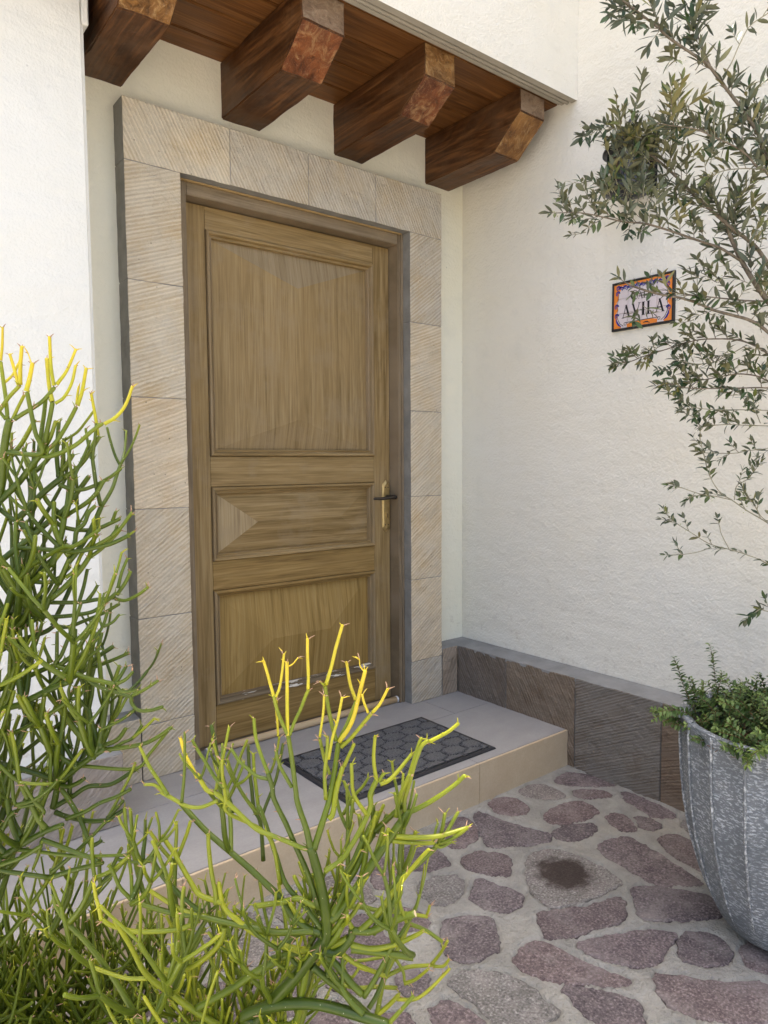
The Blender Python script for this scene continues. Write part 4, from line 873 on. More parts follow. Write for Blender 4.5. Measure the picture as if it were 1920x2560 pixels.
for i, (k, poly) in enumerate(stones):
    if i > 0 and len([o for o in paving.children]) >= 296: break
    if k == 's':
        cx = sum(q[0] for q in poly)/len(poly); cy = sum(q[1] for q in poly)/len(poly)
        mat_ = porphyry('stained_grey_porphyry', (0.15, 0.143, 0.125), (0.24, 0.23, 0.21), (cx+0.005, cy+0.01, 0.105))
    else: mat_ = {'p': PUR if i % 3 else PUR2, 'g': GRY, 'd': DRK}[k]
    cx = sum(q[0] for q in poly)/len(poly); cy = sum(q[1] for q in poly)/len(poly)
    tx, ty = rs.uniform(-.006, .006), rs.uniform(-.006, .006); zz = -HS + rs.uniform(-0.0012, 0.0016)
    n = len(poly); vs = []
    for s_, dz in ((1.0, -0.03), (1.0, -0.003), (0.0, 0.0)):
        for j, (x, y) in enumerate(poly):
            if s_ == 0.0:
                a, b = poly[j-1], poly[(j+1) % n]; tx_, ty_ = b[0]-a[0], b[1]-a[1]; l_ = math.hypot(tx_, ty_) or 1
                sg = 1 if inside((x-ty_/l_*0.004, y+tx_/l_*0.004), poly) else -1
                x -= sg*ty_/l_*0.004; y += sg*tx_/l_*0.004
            z = zz+dz+(x-cx)*tx+(y-cy)*ty+0.0010*noise.noise(Vector((x*30, y*30, i)))
            vs.append((x, y, z))
    fs = []
    for r_ in range(2):
        for j in range(n): fs.append((r_*n+j, r_*n+(j+1) % n, (r_+1)*n+(j+1) % n, (r_+1)*n+j))
    fs.append(tuple(2*n+j for j in range(n)))
    sm_ = MB(); sm_.add(vs, fs)
    me = sm_.mesh('paving_stone')
    bm = bmesh.new(); bm.from_mesh(me); bmesh.ops.recalc_face_normals(bm, faces=bm.faces)
    if sum(f.normal.z*f.calc_area() for f in bm.faces) < 0: bmesh.ops.reverse_faces(bm, faces=bm.faces)
    bm.to_mesh(me); bm.free()
    link('paving_stone', me, mat_, paving)
# planting bed under the succulents
bm_ = MB(); nb = len(BED)
bv = [(x, y, -HS-0.02) for x, y in BED] + [(x+(-0.62-x)*0.10, y+(-1.35-y)*0.10, -HS+0.015) for x, y in BED] + [(x+(-0.62-x)*0.45, y+(-1.35-y)*0.45, -HS+0.045) for x, y in BED]
bf = [(r_*nb+i, r_*nb+(i+1) % nb, (r_+1)*nb+(i+1) % nb, (r_+1)*nb+i) for r_ in range(2) for i in range(nb)] + [tuple(2*nb+i for i in range(nb))]
bm_.add(bv, bf, 0, True)
sl = Mat('dark_soil', 0.95, 0.2); sn = sl.noise(sl.co(), 50, 5, 0.7)
sl.col(sl.mix(sl.rng(sn, 0.3, 0.7), (0.13, 0.10, 0.07), (0.27, 0.215, 0.16))); sl.bump((sn, 1.0, 0.02), (sl.noise(sl.co(), 190, 3, 0.6), 0.7, 0.005))
SOIL = sl.m
tag(bm_.link('planting_bed', SOIL), kind='structure')

# ------------------------------------------------------------------ porch step
core = MB(); core.box(-2.6, XR-0.002, -DS+0.004, S, -0.3, -0.003)
step = tag(core.link('porch_step', GROUT), kind='structure')
def tile(x0, x1, y0, y1, z0, z1, m, name='tile', b=0.0012):
    me = cut_box(x0, x1, y0, y1, z0, z1, 0, b, 2); return link(name, me, m, step)
g = 0.0011
xs = [-2.4, -1.263, -0.127, 1.009, XR-P+0.03]
for a, b in zip(xs, xs[1:]): tile(a+g, b-g, -DS+0.0115, -0.2055-g, -0.012, 0, TILE)
xs2 = [-2.1, -0.967, 0.169, 1.305, XR-P+0.03]
for a, b in zip(xs2, xs2[1:]): tile(a+g, b-g, -0.2055+g, 0.13, -0.012, 0, TILE)
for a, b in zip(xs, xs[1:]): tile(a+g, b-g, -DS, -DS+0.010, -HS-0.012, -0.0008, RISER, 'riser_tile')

# ------------------------------------------------------------------ walls
def wall(name, boxes, m, label, cat='wall', bev=0.012, cut=0.0):
    t = MB()
    me = bpy.data.meshes.new(name)
    bm = bmesh.new()
    for b in boxes:
        mm = cut_box(*b, cut, bev, 3) if True else None
        bm.from_mesh(mm); bpy.data.meshes.remove(mm)
    bm.to_mesh(me); bm.free()
    for p_ in me.polygons: p_.use_smooth = False
    o = link(name, me, m)
    return tag(o, label, cat)
wall('entrance_wall', [(-0.30, X1-0.001, S, 0.42, -0.18, 2.585), (X2+0.001, XR+0.12, S, 0.42, -0.18, 2.585), (X1-0.02, X2+0.02, S+0.001, 0.42, 2.1005, 2.584), (X1-0.001, X2+0.001, 0.30, 0.418, -0.18, 2.10)], WARM_STUCCO,  # last box, unseen, added to stop sun leaking in behind the door
     'recessed plaster wall behind the stone door surround and beams', bev=0.0)
pier = wall('pier_wall', [(-3.2, -0.170, -0.20, 0.30, -0.18, 2.58)], WHITE, 'white plaster wall behind the tall cactus, standing forward of the door', bev=0.012)
mm = cut_box(-0.176, -0.156, -0.1985, 0.29, 2.365, 2.60, 0.03, 0.004, 1, 0.003)
link('plaster_patch', mm, WHITE, pier)
side = wall('side_wall', [(XR, XR+0.35, -6.5, 0.6, -0.25, 5.4)], WHITE_R, 'tall white plaster wall carrying the tile street sign and lantern', bev=0.0)
upper = wall('upper_wall', [(-0.72, XR-0.0005, -DE, 0.5, 2.603, 11.6)], WHITE_R, 'bright white plaster wall overhanging the beams above the door', bev=0.0)  # unseen height and left end shaped to place the sun's shadow edge
# front lip of the overhang and its stepped cornice
CORN = plain('beige_cornice_paint', (0.40, 0.36, 0.29), 0.75, 0.3, 0, 0.1, 120, 0.3, 0.002)
lip = MB(); lip.add([(-0.72, -DE, ZE), (XR-.001, -DE, ZE), (XR-.001, -DE, 2.603), (-0.72, -DE, 2.603)], [(0, 1, 2, 3)])
lip.link('wall_lip', WHITE_R, upper)
prof = [(-DE, ZE), (-0.538, ZE), (-0.537, ZE+0.020), (-0.528, ZE+0.020), (-0.525, ZE+0.004), (-0.519, ZE+0.002), (-0.512, ZE+0.004), (-0.509, ZE+0.018), (-0.503, ZE+0.018), (-0.501, ZE+0.009), (-0.488, ZE+0.009), (-0.486, ZE+0.016), (-0.474, ZE+0.016), (-0.474, ZE+0.05)]
cm = MB(); n = len(prof)
cm.add([(-0.72, y, z) for y, z in prof] + [(XR-.0015, y, z) for y, z in prof], [(i, i+1, n+i+1, n+i) for i in range(n-1)])
cm.link('cornice', CORN, upper)

# soffit planks
PLANK = wood('stained_pine_plank', 0, (0.070, 0.025, 0.006), (0.170, 0.068, 0.019), (0.26, 0.118, 0.037), 0.42, 0.8, 0.8)
sof = empty('soffit', (0.7, -0.2, ZS), 'brown board soffit between the beams over the door', 'soffit')
ys = [-0.474, -0.325, -0.173, -0.024, S+0.02]
for i, (a, b) in enumerate(zip(ys, ys[1:])):
    me = cut_box(-0.72, XR-0.003, a+0.0042, b-0.0042, ZS+(0.0006 if i % 2 else 0), ZS+0.022, 0.12, 0.003, 2, 0.0006, 9, i)
    link('plank', me, PLANK, sof)

# ------------------------------------------------------------------ beams
BEAM = wood('dark_stained_beam', 1, (0.022, 0.007, 0.002), (0.098, 0.038, 0.011), (0.205, 0.090, 0.030), 0.45, 0.5, 1.0, (0.15, 0.085, 0.045), grainbump=0.9)
def endgrain(name, c0, c1, c2):
    m = Mat(name, 0.5, 0.4)
    rl = m.rand()
    base = m.co(rot=(R(-40), 0, 0))
    mp = m.n.new('ShaderNodeMapping'); mp.inputs['Scale'].default_value = (26, 60, 8); m.t.links.new(base, mp.inputs[0])
    a = m.noise(mp.outputs[0], 1, 5, 0.7, 0.8)
    b = m.noise(m.co(), 9, 4, 0.6, 0.5)
    f = m.noise(m.co(), 150, 3, 0.65)
    cc = m.mix(m.rng(b, 0.36, 0.66), c0, c1)
    cc = m.mix(m.rng(a, 0.5, 0.72, 0, 0.85), cc, c2)
    cc = m.mix(m.rng(a, 0.46, 0.3, 0, 0.8), cc, tuple(x*0.35 for x in c0))
    cc = m.mix(m.rng(f, 0.6, 0.75, 0, 0.4), cc, (0.5, 0.38, 0.25))
    m.col(cc); m.bump((b, 0.6, 0.02), (a, 1.0, 0.011), (f, 0.6, 0.003)); return m.m
END_R = endgrain('red_brown_cut_timber', (0.11, 0.032, 0.010), (0.245, 0.078, 0.022), (0.45, 0.27, 0.12))
END_O = endgrain('orange_cut_timber', (0.165, 0.072, 0.019), (0.33, 0.16, 0.045), (0.52, 0.34, 0.15))
FACE_G = endgrain('weathered_beam_face', (0.19, 0.12, 0.075), (0.29, 0.195, 0.125), (0.38, 0.29, 0.20))
def beam(x0, x1, end, face, label, zc):
    yb, yc, yf = 0.30, -0.333, -0.4705
    pr = [(yb, ZS), (yb, ZB), (yc, ZB), (yf, zc), (yf, ZS)]
    bm = bmesh.new()
    L = [bm.verts.new((x0, y, z)) for y, z in pr]; Rr = [bm.verts.new((x1, y, z)) for y, z in pr]
    fs = [bm.faces.new(L), bm.faces.new(list(reversed(Rr)))]
    n = len(pr)
    for i in range(n):
        f = bm.faces.new((L[i], Rr[i], Rr[(i+1) % n], L[(i+1) % n]))
        f.material_index = 1 if i == 2 else (2 if i == 3 else 0)
    bmesh.ops.recalc_face_normals(bm, faces=bm.faces)
    ed = [e for e in bm.edges if e.calc_face_angle(0) > R(30)]
    bmesh.ops.bevel(bm, geom=ed, offset=0.004, segments=2, affect='EDGES')
    for ax, a, b, st in ((1, yf, yb, 0.022), (0, x0, x1, 0.022), (2, ZB, ZS, 0.025)):
        k = int((b-a)/st)
        for i in range(1, k):
            co = [0, 0, 0]; co[ax] = a+(b-a)*i/k; no = [0, 0, 0]; no[ax] = 1
            bmesh.ops.bisect_plane(bm, geom=bm.verts[:]+bm.edges[:]+bm.faces[:], plane_co=co, plane_no=no)
    for v in bm.verts:
        q = v.co*11 + Vector((x0*9, 0, 0)); w = v.co*38
        endk = 1.0 if v.co.y < -0.32 else 0.35
        d = Vector((noise.noise(q), noise.noise(q+Vector((7, 3, 1))), noise.noise(q+Vector((1, 9, 5)))))*0.0030
        d += Vector((noise.noise(w), noise.noise(w+Vector((7, 3, 1))), noise.noise(w+Vector((1, 9, 5)))))*0.0022*endk
        if v.co.z > ZS-0.004: d.z = min(d.z, 0)
        v.co += d
    me = bpy.data.meshes.new('beam'); bm.to_mesh(me); bm.free()
    o = link('wooden_beam', me, [BEAM, end, face])
    return tag(o, label, 'beam', 'timber beams over the door')
beam(-0.122, 0.032, END_O, FACE_G, 'timber beam let into the edge of the plaster wall, dark with a pale end', 2.47)
beam(0.396, 0.557, END_R, FACE_G, 'timber beam with a reddish chamfered end, second from the plaster pier', 2.462)
beam(0.897, 1.046, END_R, END_O, 'timber beam with a flaking orange top face at its end', 2.455)
beam(1.4005, 1.553, END_O, FACE_G, 'timber beam nearest the wall with the tile sign, chamfer pale golden', 2.482)

# ------------------------------------------------------------------ stone door surround
sur = empty('door_surround', (0.71, 0, 0), 'tall frame of chiselled beige stone blocks around the wooden door', 'door surround')
def blk(x0, x1, z0, z1, m, seed, parent=sur, y0=0.0, y1=S+0.004, gap=0.0014, name='stone_block', sideM=BROWNMORTAR, amp=0.0015, back=None):
    me = cut_box(x0+gap, x1-gap, y0, y1, z0+gap, z1-gap, 0.022, 0.0018, 1, 0, 20, seed, lambda nn: 0 if nn.y < -0.5 else 1)
    for v in me.vertices:
        q = Vector(v.co)*24 + Vector((seed*5.3, 0, 0)); w = Vector(v.co)*75
        v.co += Vector((noise.noise(q), 0.6*noise.noise(q+Vector((8, 1, 4))), noise.noise(q+Vector((3, 6, 2)))))*amp
        v.co += Vector((noise.noise(w), 0.3*noise.noise(w+Vector((8, 1, 4))), noise.noise(w+Vector((3, 6, 2)))))*amp*0.7
    me.update()
    return link(name, me, [m, sideM], parent)
jz = [0.0, 0.195, 0.571, 0.948, 1.328, 1.715, 2.1]
for i, (a, b) in enumerate(zip(jz, jz[1:])):
    m_ = STONE_JAMB_A if i >= 3 else STONE_JAMB_B
    blk(0.0, X1, a, b, m_, i)
    blk(X2, X3, a, b, STONE_JAMB_B if i != 4 else STONE_JAMB_A, i+20)
lx = [0.0, 0.384, 0.716, 1.047, X3]
for i, (a, b) in enumerate(zip(lx, lx[1:])): blk(a, b, 2.1, ZT, STONE_LINTEL, i+40)
# mortar bed that shows in the joints
jm = MB()
jm.box(0.004, X1-0.003, 0.0022, S+0.003, 0.002, ZT-0.004); jm.box(X2+0.003, X3-0.004, 0.0022, S+0.003, 0.002, ZT-0.004); jm.box(X1-0.002, X2+0.002, 0.0026, S+0.003, 2.103, ZT-0.004)
jm.link('mortar_bed', plain('joint_mortar', (0.27, 0.255, 0.23), 0.95, 0.2, 0, .3, 70, .5, .003), sur)
# grey rendered lining of the opening, behind the blocks
# ------------------------------------------------------------------ plinths
LEDGE = GREYMORTAR
def ledge(pts_out, pts_in, z_out, z_in, parent):
    """sloping mortar cap"""
    t = MB(); n = len(pts_out)
    vs = [(x, y, z_out) for x, y in pts_out]+[(x, y, z_in) for x, y in pts_in]+[(x, y, z_out-0.012) for x, y in pts_out]
    fs = [(i, i+1, n+i+1, n+i) for i in range(n-1)]+[(2*n+i, 2*n+i+1, i+1, i) for i in range(n-1)]
    t.add(vs, fs); t.link('ledge', LEDGE, parent)
pl = empty('stone_plinth', (-0.6, -0.25, 0), 'rough grey-brown stone plinth behind the tall cactus stems', 'plinth', 'stone plinths along the walls')
for i, (a, b) in enumerate(((-1.75, -1.30), (-1.30, -0.92), (-0.92, -0.52), (-0.52, -0.145))):
    blk(a, b, 0, ZP-0.004, STONE_RUB, 60+i, pl, -0.25, 0.0, 0.002, sideM=STONE_RUB, amp=0.003)
ledge([(-1.75, -0.249), (-0.1462, -0.249), (-0.1462, -0.004)], [(-1.75, -0.2), (-0.171, -0.2), (-0.171, -0.004)], ZP-0.005, ZP+0.004, pl)
pl2 = empty('stone_plinth', (-0.07, 0, 0), 'short chiselled plinth stone tucked against the hinge side of the door surround', 'plinth', 'stone plinths along the walls')
blk(-0.1445, -0.001, 0, ZP-0.004, STONE_JAMB_B, 70, pl2, 0.001, S, 0.001, sideM=STONE_JAMB_B)
ledge([(-0.171, 0.003), (-0.0015, 0.003)], [(-0.171, S), (-0.0015, S)], ZP-0.005, ZP+0.004, pl2)
pl3 = empty('stone_plinth', (1.47, 0, 0), 'single upright plinth stone in the corner beside the lock side of the surround', 'plinth', 'stone plinths along the walls')
blk(X3+0.004, XR-P, 0, ZP-0.004, chisel('plinth_stone_end', 62, (0.30, 0.255, 0.205), (0.25, 0.19, 0.13), 'XZ', 1.4, 1.3, 0.2), 71, pl3, 0.001, S, 0.001, sideM=GREYMORTAR)
ledge([(X3+0.002, 0.003), (XR-P+0.001, 0.003)], [(X3+0.002, S), (XR-0.001, S)], ZP-0.005, ZP+0.004, pl3)
pl4 = empty('stone_plinth', (XR-P, -0.8, -HS), 'dark chiselled stone plinth below the tile sign, running behind the pot', 'plinth', 'stone plinths along the walls')
def sblk(y0, y1, z0, m, seed):
    me = cut_box(XR-P, XR, y0+0.0015, y1-0.0015, z0, ZP-0.004, 0.022, 0.003, 1, 0, 20, seed, lambda nn: 0 if nn.x < -0.5 else 1)
    for v in me.vertices:
        q = Vector(v.co)*24 + Vector((seed*5.3, 0, 0)); w = Vector(v.co)*70
        k = 2.2 if seed in (80, 81) else 1.0
        v.co += Vector((noise.noise(q)*k, noise.noise(q+Vector((8, 1, 4)))*.8, noise.noise(q+Vector((3, 6, 2)))))*0.0016
        v.co += Vector((noise.noise(w)*k, noise.noise(w+Vector((8, 1, 4)))*.8, noise.noise(w+Vector((3, 6, 2)))))*0.0012
    me.update(); link('stone_block', me, [m, GREYMORTAR], pl4)
sy = [0.003, -0.302, -0.672, -1.05, -1.43, -1.80, -2.2, -2.6, -3.0, -3.4]
for i, (b, a) in enumerate(zip(sy, sy[1:])):
    sblk(a, b, -HS-0.004, [STONE_PL, STONE_PL, STONE_PL2, STONE_PL3][min(i, 3)] if i < 4 else (STONE_PL2, STONE_PL3)[i % 2], 80+i)
ledge([(XR-P+0.001, 0.003), (XR-P+0.001, -3.4)], [(XR-0.001, S), (XR-0.001, -3.4)], ZP-0.005, ZP+0.005, pl4)

# ------------------------------------------------------------------ door frame and door
DK, MD, LT = (0.150, 0.095, 0.034), (0.285, 0.192, 0.080), (0.40, 0.29, 0.145)
GW = (0.315, 0.24, 0.145)
WV = wood('weathered_oak_upright', 2, DK, MD, LT, 0.55, 1.0, 0.35, GW, spec=0.28, flat=1)
WH = wood('weathered_oak_rail', 0, DK, MD, LT, 0.55, 1.0, 0.35, GW, spec=0.28, flat=1)
WP = wood('weathered_oak_panel', 2, (0.160, 0.105, 0.042), (0.29, 0.20, 0.090), (0.375, 0.28, 0.145), 0.55, 1.2, 0.3, GW, spec=0.28, flat=1)
WPL = wood('golden_oak_panel', 2, (0.19, 0.113, 0.030), (0.325, 0.208, 0.064), (0.395, 0.268, 0.10), 0.55, 1.2, 0.3, spec=0.28, flat=1)
WHL = wood('golden_oak_rail', 0, (0.145, 0.084, 0.026), (0.285, 0.18, 0.060), (0.37, 0.25, 0.10), 0.55, 1.0, 0.4, spec=0.28, flat=1)
WM = wood('oak_moulding', 2, (0.16, 0.106, 0.052), (0.26, 0.185, 0.095), (0.35, 0.265, 0.165), 0.55, 1.3, 0.2, GW, spec=0.25, flat=1)
WCHIP = wood('oak_moulding_peeling', 0, (0.12, 0.085, 0.048), (0.20, 0.15, 0.09), (0.27, 0.21, 0.13), 0.7, 1.0, 0.2, chips=0.39, spec=0.15, flat=1)
WF = wood('frame_oak', 2, (0.125, 0.090, 0.052), (0.225, 0.168, 0.104), (0.31, 0.245, 0.17), 0.55, 1.0, 0.3, GW, spec=0.28, flat=1)
WFH = wood('frame_oak_head', 0, (0.125, 0.090, 0.052), (0.225, 0.168, 0.104), (0.31, 0.245, 0.17), 0.55, 1.0, 0.3, GW, spec=0.28, flat=1)
FX0, FX1, FZ = 0.234, 1.205, 2.052
YF, YL = 0.050, 0.111
fr = empty('doorframe', (0.714, YF, 0), 'grey-brown oak frame lining the stone opening', 'door frame')
link('jamb', cut_box(X1-0.004, FX0, YF, 0.17, 0.0005, 2.096, 0, 0.003, 2), WF, fr)
link('jamb', cut_box(FX1, X2-0.011, YF, 0.17, 0.0005, 2.096, 0, 0.003, 2), WF, fr)
link('cover_strip', cut_box(X2-0.0105, X2+0.001, YF-0.003, 0.10, 0.0005, 2.0985, 0, 0.0015, 1), WF, fr)
link('head', cut_box(FX0+0.0003, FX1-0.0003, YF+0.001, 0.17, FZ, 2.0955, 0, 0.003, 2), WFH, fr)
link('cover_strip', cut_box(X1-0.003, X2-0.011, YF-0.008, 0.10, 2.0958, 2.1012, 0, 0.0012, 1), plain('golden_edge_strip', (0.40, 0.27, 0.12), 0.5, 0.4), fr)

dr = empty('front_door', (0.72, YL, 0.012), 'weathered brown wooden front door with three raised panels', 'door')
YB = YL+0.042
SX0, SX1 = 0.330, 1.112          # inner edges of the stiles
link('stile', cut_box(FX0+0.003, SX0, YL, YB, 0.016, FZ-0.004, 0, 0.0018, 1), WV, dr)
link('stile', cut_box(SX1, FX1-0.003, YL, YB, 0.016, FZ-0.004, 0, 0.0018, 1), WV, dr)
PZ = [(1.128, 1.964), (0.728, 1.0135), (0.168, 0.6165)]
rails = [(PZ[0][1], FZ-0.004, WH), (PZ[1][1], PZ[0][0], WH), (PZ[2][1], PZ[1][0], WHL), (0.016, PZ[2][0], WHL)]
for a, b, m_ in rails: link('rail', cut_box(SX0+0.0006, SX1-0.0006, YL+0.0004, YB, a, b, 0, 0.0015, 1), m_, dr)
MPROF = [(-0.0015, 0.0003), (-0.001, 0.007), (0.0015, 0.007), (0.002, -0.007), (0.004, -0.010), (0.009, -0.0105), (0.013, -0.008), (0.0155, -0.002), (0.017, 0.004), (0.021, 0.0045), (0.0235, 0.001), (0.026, 0.002), (0.0275, 0.021)]
WTRI = wood('pale_oak_facet', 2, (0.20, 0.14, 0.072), (0.36, 0.265, 0.14), (0.45, 0.355, 0.21), 0.55, 1.1, 0.2, GW, spec=0.28, flat=1)  # facet oaks: lighter and darker slopes by orientation, put into the colour
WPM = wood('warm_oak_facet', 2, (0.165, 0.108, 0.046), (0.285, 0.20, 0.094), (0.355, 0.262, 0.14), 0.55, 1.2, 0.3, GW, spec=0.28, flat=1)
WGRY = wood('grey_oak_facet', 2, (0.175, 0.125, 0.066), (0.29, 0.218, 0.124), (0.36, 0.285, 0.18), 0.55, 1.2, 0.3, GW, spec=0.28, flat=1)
for k, (a, b) in enumerate(PZ):
    x0, x1 = SX0, SX1
    ins = 0.026
    px0, px1, pz0, pz1 = x0+ins, x1-ins, a+ins, b-ins
    ye, yr = YL+0.020, YL-0.010
    pmat = (WP, WH, WPL)[k]
    pb = MB()
    o4 = [(px0, ye, pz0), (px1, ye, pz0), (px1, ye, pz1), (px0, ye, pz1)]
    cx = (px0+px1)/2; cz = (pz0+pz1)/2
    if k == 0: r0, r1 = (cx, yr, pz0+0.125), (cx, yr, pz1-0.135); faces = [(0, 1, 4), (1, 2, 5, 4), (2, 3, 5), (3, 0, 4, 5)]
    elif k == 1: r0, r1 = (px0+0.165, yr, cz), (px1-0.165, yr, cz); faces = [(0, 1, 5, 4), (1, 2, 5), (2, 3, 4, 5), (3, 0, 4)]
    else: r0, r1 = (px0+0.225, yr-0.002, cz), (px1-0.225, yr-0.002, cz); faces = [(0, 1, 5, 4), (1, 2, 5), (2, 3, 4, 5), (3, 0, 4)]
    pb.add(o4+[r0, r1], faces)
    me = pb.mesh('panel')
    bm = bmesh.new(); bm.from_mesh(me)
    bmesh.ops.recalc_face_normals(bm, faces=bm.faces)
    if sum(f.normal.y for f in bm.faces) > 0: bmesh.ops.reverse_faces(bm, faces=bm.faces)
    bm.to_mesh(me); bm.free()
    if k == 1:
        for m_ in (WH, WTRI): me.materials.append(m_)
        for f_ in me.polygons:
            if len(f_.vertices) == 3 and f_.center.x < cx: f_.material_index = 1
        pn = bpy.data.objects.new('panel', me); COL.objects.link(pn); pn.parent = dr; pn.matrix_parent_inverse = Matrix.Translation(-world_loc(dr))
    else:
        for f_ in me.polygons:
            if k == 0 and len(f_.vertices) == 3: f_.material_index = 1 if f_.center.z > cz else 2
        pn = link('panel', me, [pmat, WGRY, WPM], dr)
    for side_ in range(4):
        mb = MB(); vs = []
        for d, y in MPROF:
            X0, X1_, Z0, Z1 = x0+d, x1-d, a+d, b-d
            c4 = [(X0, YL+y, Z0), (X1_, YL+y, Z0), (X1_, YL+y, Z1), (X0, YL+y, Z1)]
            vs += [c4[side_], c4[(side_+1) % 4]]
        fs = [(2*i, 2*i+1, 2*i+3, 2*i+2) for i in range(len(MPROF)-1)]
        mb.add(vs, fs)
        mm_ = WCHIP if (k == 2 and side_ == 0) else (WM if side_ % 2 else (WH if k < 2 else WHL))
        mb.link('moulding', mm_, pn)
link('light_stop', cut_box(FX0+0.0005, FX1-0.0005, 0.118, 0.168, 0.0005, 0.032, 0, 0.002, 1), WFH, fr)  # unseen strip added to block sunlight leaking under the door
# lever handle
BRASS = Mat('worn_brass', 0.32, 0.5); _b = BRASS.noise(BRASS.co(), 60, 4, 0.6)
BRASS.col(BRASS.mix(BRASS.rng(_b, 0.35, 0.7), (0.50, 0.36, 0.15), (0.62, 0.47, 0.22))); BRASS.p.inputs['Metallic'].default_value = 0.85
BRASS.rough(BRASS.rng(_b, 0.3, 0.7, 0.28, 0.45)); BRASS = BRASS.m
BRONZE = plain('dark_bronze', (0.07, 0.06, 0.05), 0.35, 0.5, 0.8)
hx = 1.176
hd = MB()
w2 = 0.0215; z0, z1 = 0.786, 1.021
def hexring(w, zlo, zhi, tip, y): return [(hx-w, y, zlo+tip), (hx, y, zlo), (hx+w, y, zlo+tip), (hx+w, y, zhi-tip), (hx, y, zhi), (hx-w, y, zhi-tip)]
r_ = [hexring(w2, z0, z1, 0.019, YL), hexring(w2, z0, z1, 0.019, YL-0.004), hexring(w2-0.006, z0+0.014, z1-0.014, 0.015, YL-0.009)]
vs = sum(r_, [])
fs = [(k*6+i, k*6+(i+1) % 6, (k+1)*6+(i+1) % 6, (k+1)*6+i) for k in range(2) for i in range(6)] + [tuple(12+i for i in range(6))]
hd.add(vs, fs)
hp = hd.link('handle_plate', BRASS, dr)
lv = MB()
lv.tube([(hx+0.004, YL-0.006, 0.945), (hx+0.004, YL-0.03, 0.945), (hx+0.003, YL-0.05, 0.945)], [0.011, 0.009, 0.0105], 12)
lv.tube(catmull([(hx+0.016, YL-0.052, 0.944), (hx+0.004, YL-0.055, 0.947), (hx-0.03, YL-0.056, 0.944), (hx-0.065, YL-0.053, 0.941), (hx-0.100, YL-0.048, 0.9425)], 5), [0.0105-0.0048*(i/20) for i in range(21)], 10)
lv.link('lever', BRONZE, hp)
kh = MB()
def disc_y(mb, cx, cz, r, y, d, n=14, mi=0):
    vs = [(cx+r*math.cos(2*math.pi*k/n), y+d, cz+r*math.sin(2*math.pi*k/n)) for k in range(n)] + [(cx+r*math.cos(2*math.pi*k/n), y, cz+r*math.sin(2*math.pi*k/n)) for k in range(n)]
    mb.add(vs, [(k, (k+1) % n, n+(k+1) % n, n+k) for k in range(n)]+[tuple(n+k for k in range(n))], mi)
disc_y(kh, hx, 0.868, 0.0075, YL-0.0125, 0.004); kh.box(hx-0.0045, hx+0.0045, YL-0.012, YL-0.008, 0.848, 0.868)
kh.link('lock_cylinder', BRASS, hp)
ks = MB(); ks.box(hx-0.0012, hx+0.0012, YL-0.0132, YL-0.0120, 0.852, 0.871); ks.link('key_slot', BRONZE, hp)
for sx_, sz_ in ((-0.008, z0+0.033), (0.008, z0+0.033), (-0.008, z1-0.033), (0.008, z1-0.033)):
    s_ = MB(); disc_y(s_, hx+sx_, sz_, 0.0028, YL-0.0098, 0.002, 8); s_.link('screw', BRONZE, hp)

# draught roll at the foot of the door
dx = empty('draught_excluder', (0.735, 0.063, 0.016), 'pale wood coloured draught roll with white end caps along the door foot', 'draught excluder')
tb = MB(); tb.tube([(0.276, 0.0632, 0.0150), (0.5, 0.0635, 0.0148), (0.75, 0.065, 0.0150), (1.196, 0.068, 0.0150)], [0.0143]*4, 14, flat_end=True)
tb.link('tube', plain('pale_beige_foam', (0.56, 0.41, 0.235), 0.6, 0.3, 0, 0.06), dx)
for a, b in ((0.262, 0.2785), (1.1935, 1.2035)):
    t = MB(); y_ = 0.0632 if a < 0.5 else 0.068
    t.tube([(a, y_, 0.015), (a+0.002, y_, 0.015), (b, y_, 0.015)], [0.0135, 0.0150, 0.0150], 14, flat_end=True)
    t.link('end_cap', plain('white_plastic_cap', (0.75, 0.74, 0.72), 0.45, 0.5), dx)

# ------------------------------------------------------------------ doormat
MX0, MX1, MY0, MY1 = 0.452, 1.157, -0.5845, -0.153
mt = empty('doormat', ((MX0+MX1)/2, (MY0+MY1)/2, 0), 'charcoal rubber doormat with moulded pebble pattern on the step', 'doormat')
RUB = plain('black_rubber', (0.028, 0.028, 0.030), 0.6, 0.4, 0, 0.2, 150, 0.3, 0.001)
mm = Mat('charcoal_mat_pile', 0.92, 0.2)
f1 = mm.noise(mm.co(), 260, 3, 0.7)
e1 = mm.attr('cell')
mm.col(mm.mix(mm.rng(e1, 0.35, 0.65), mm.mix(mm.rng(f1, 0.3, 0.72), (0.065, 0.065, 0.066), (0.185, 0.183, 0.18)), (0.042, 0.042, 0.044))); 
mm.bump((f1, 0.8, 0.003)); MATP = mm.m
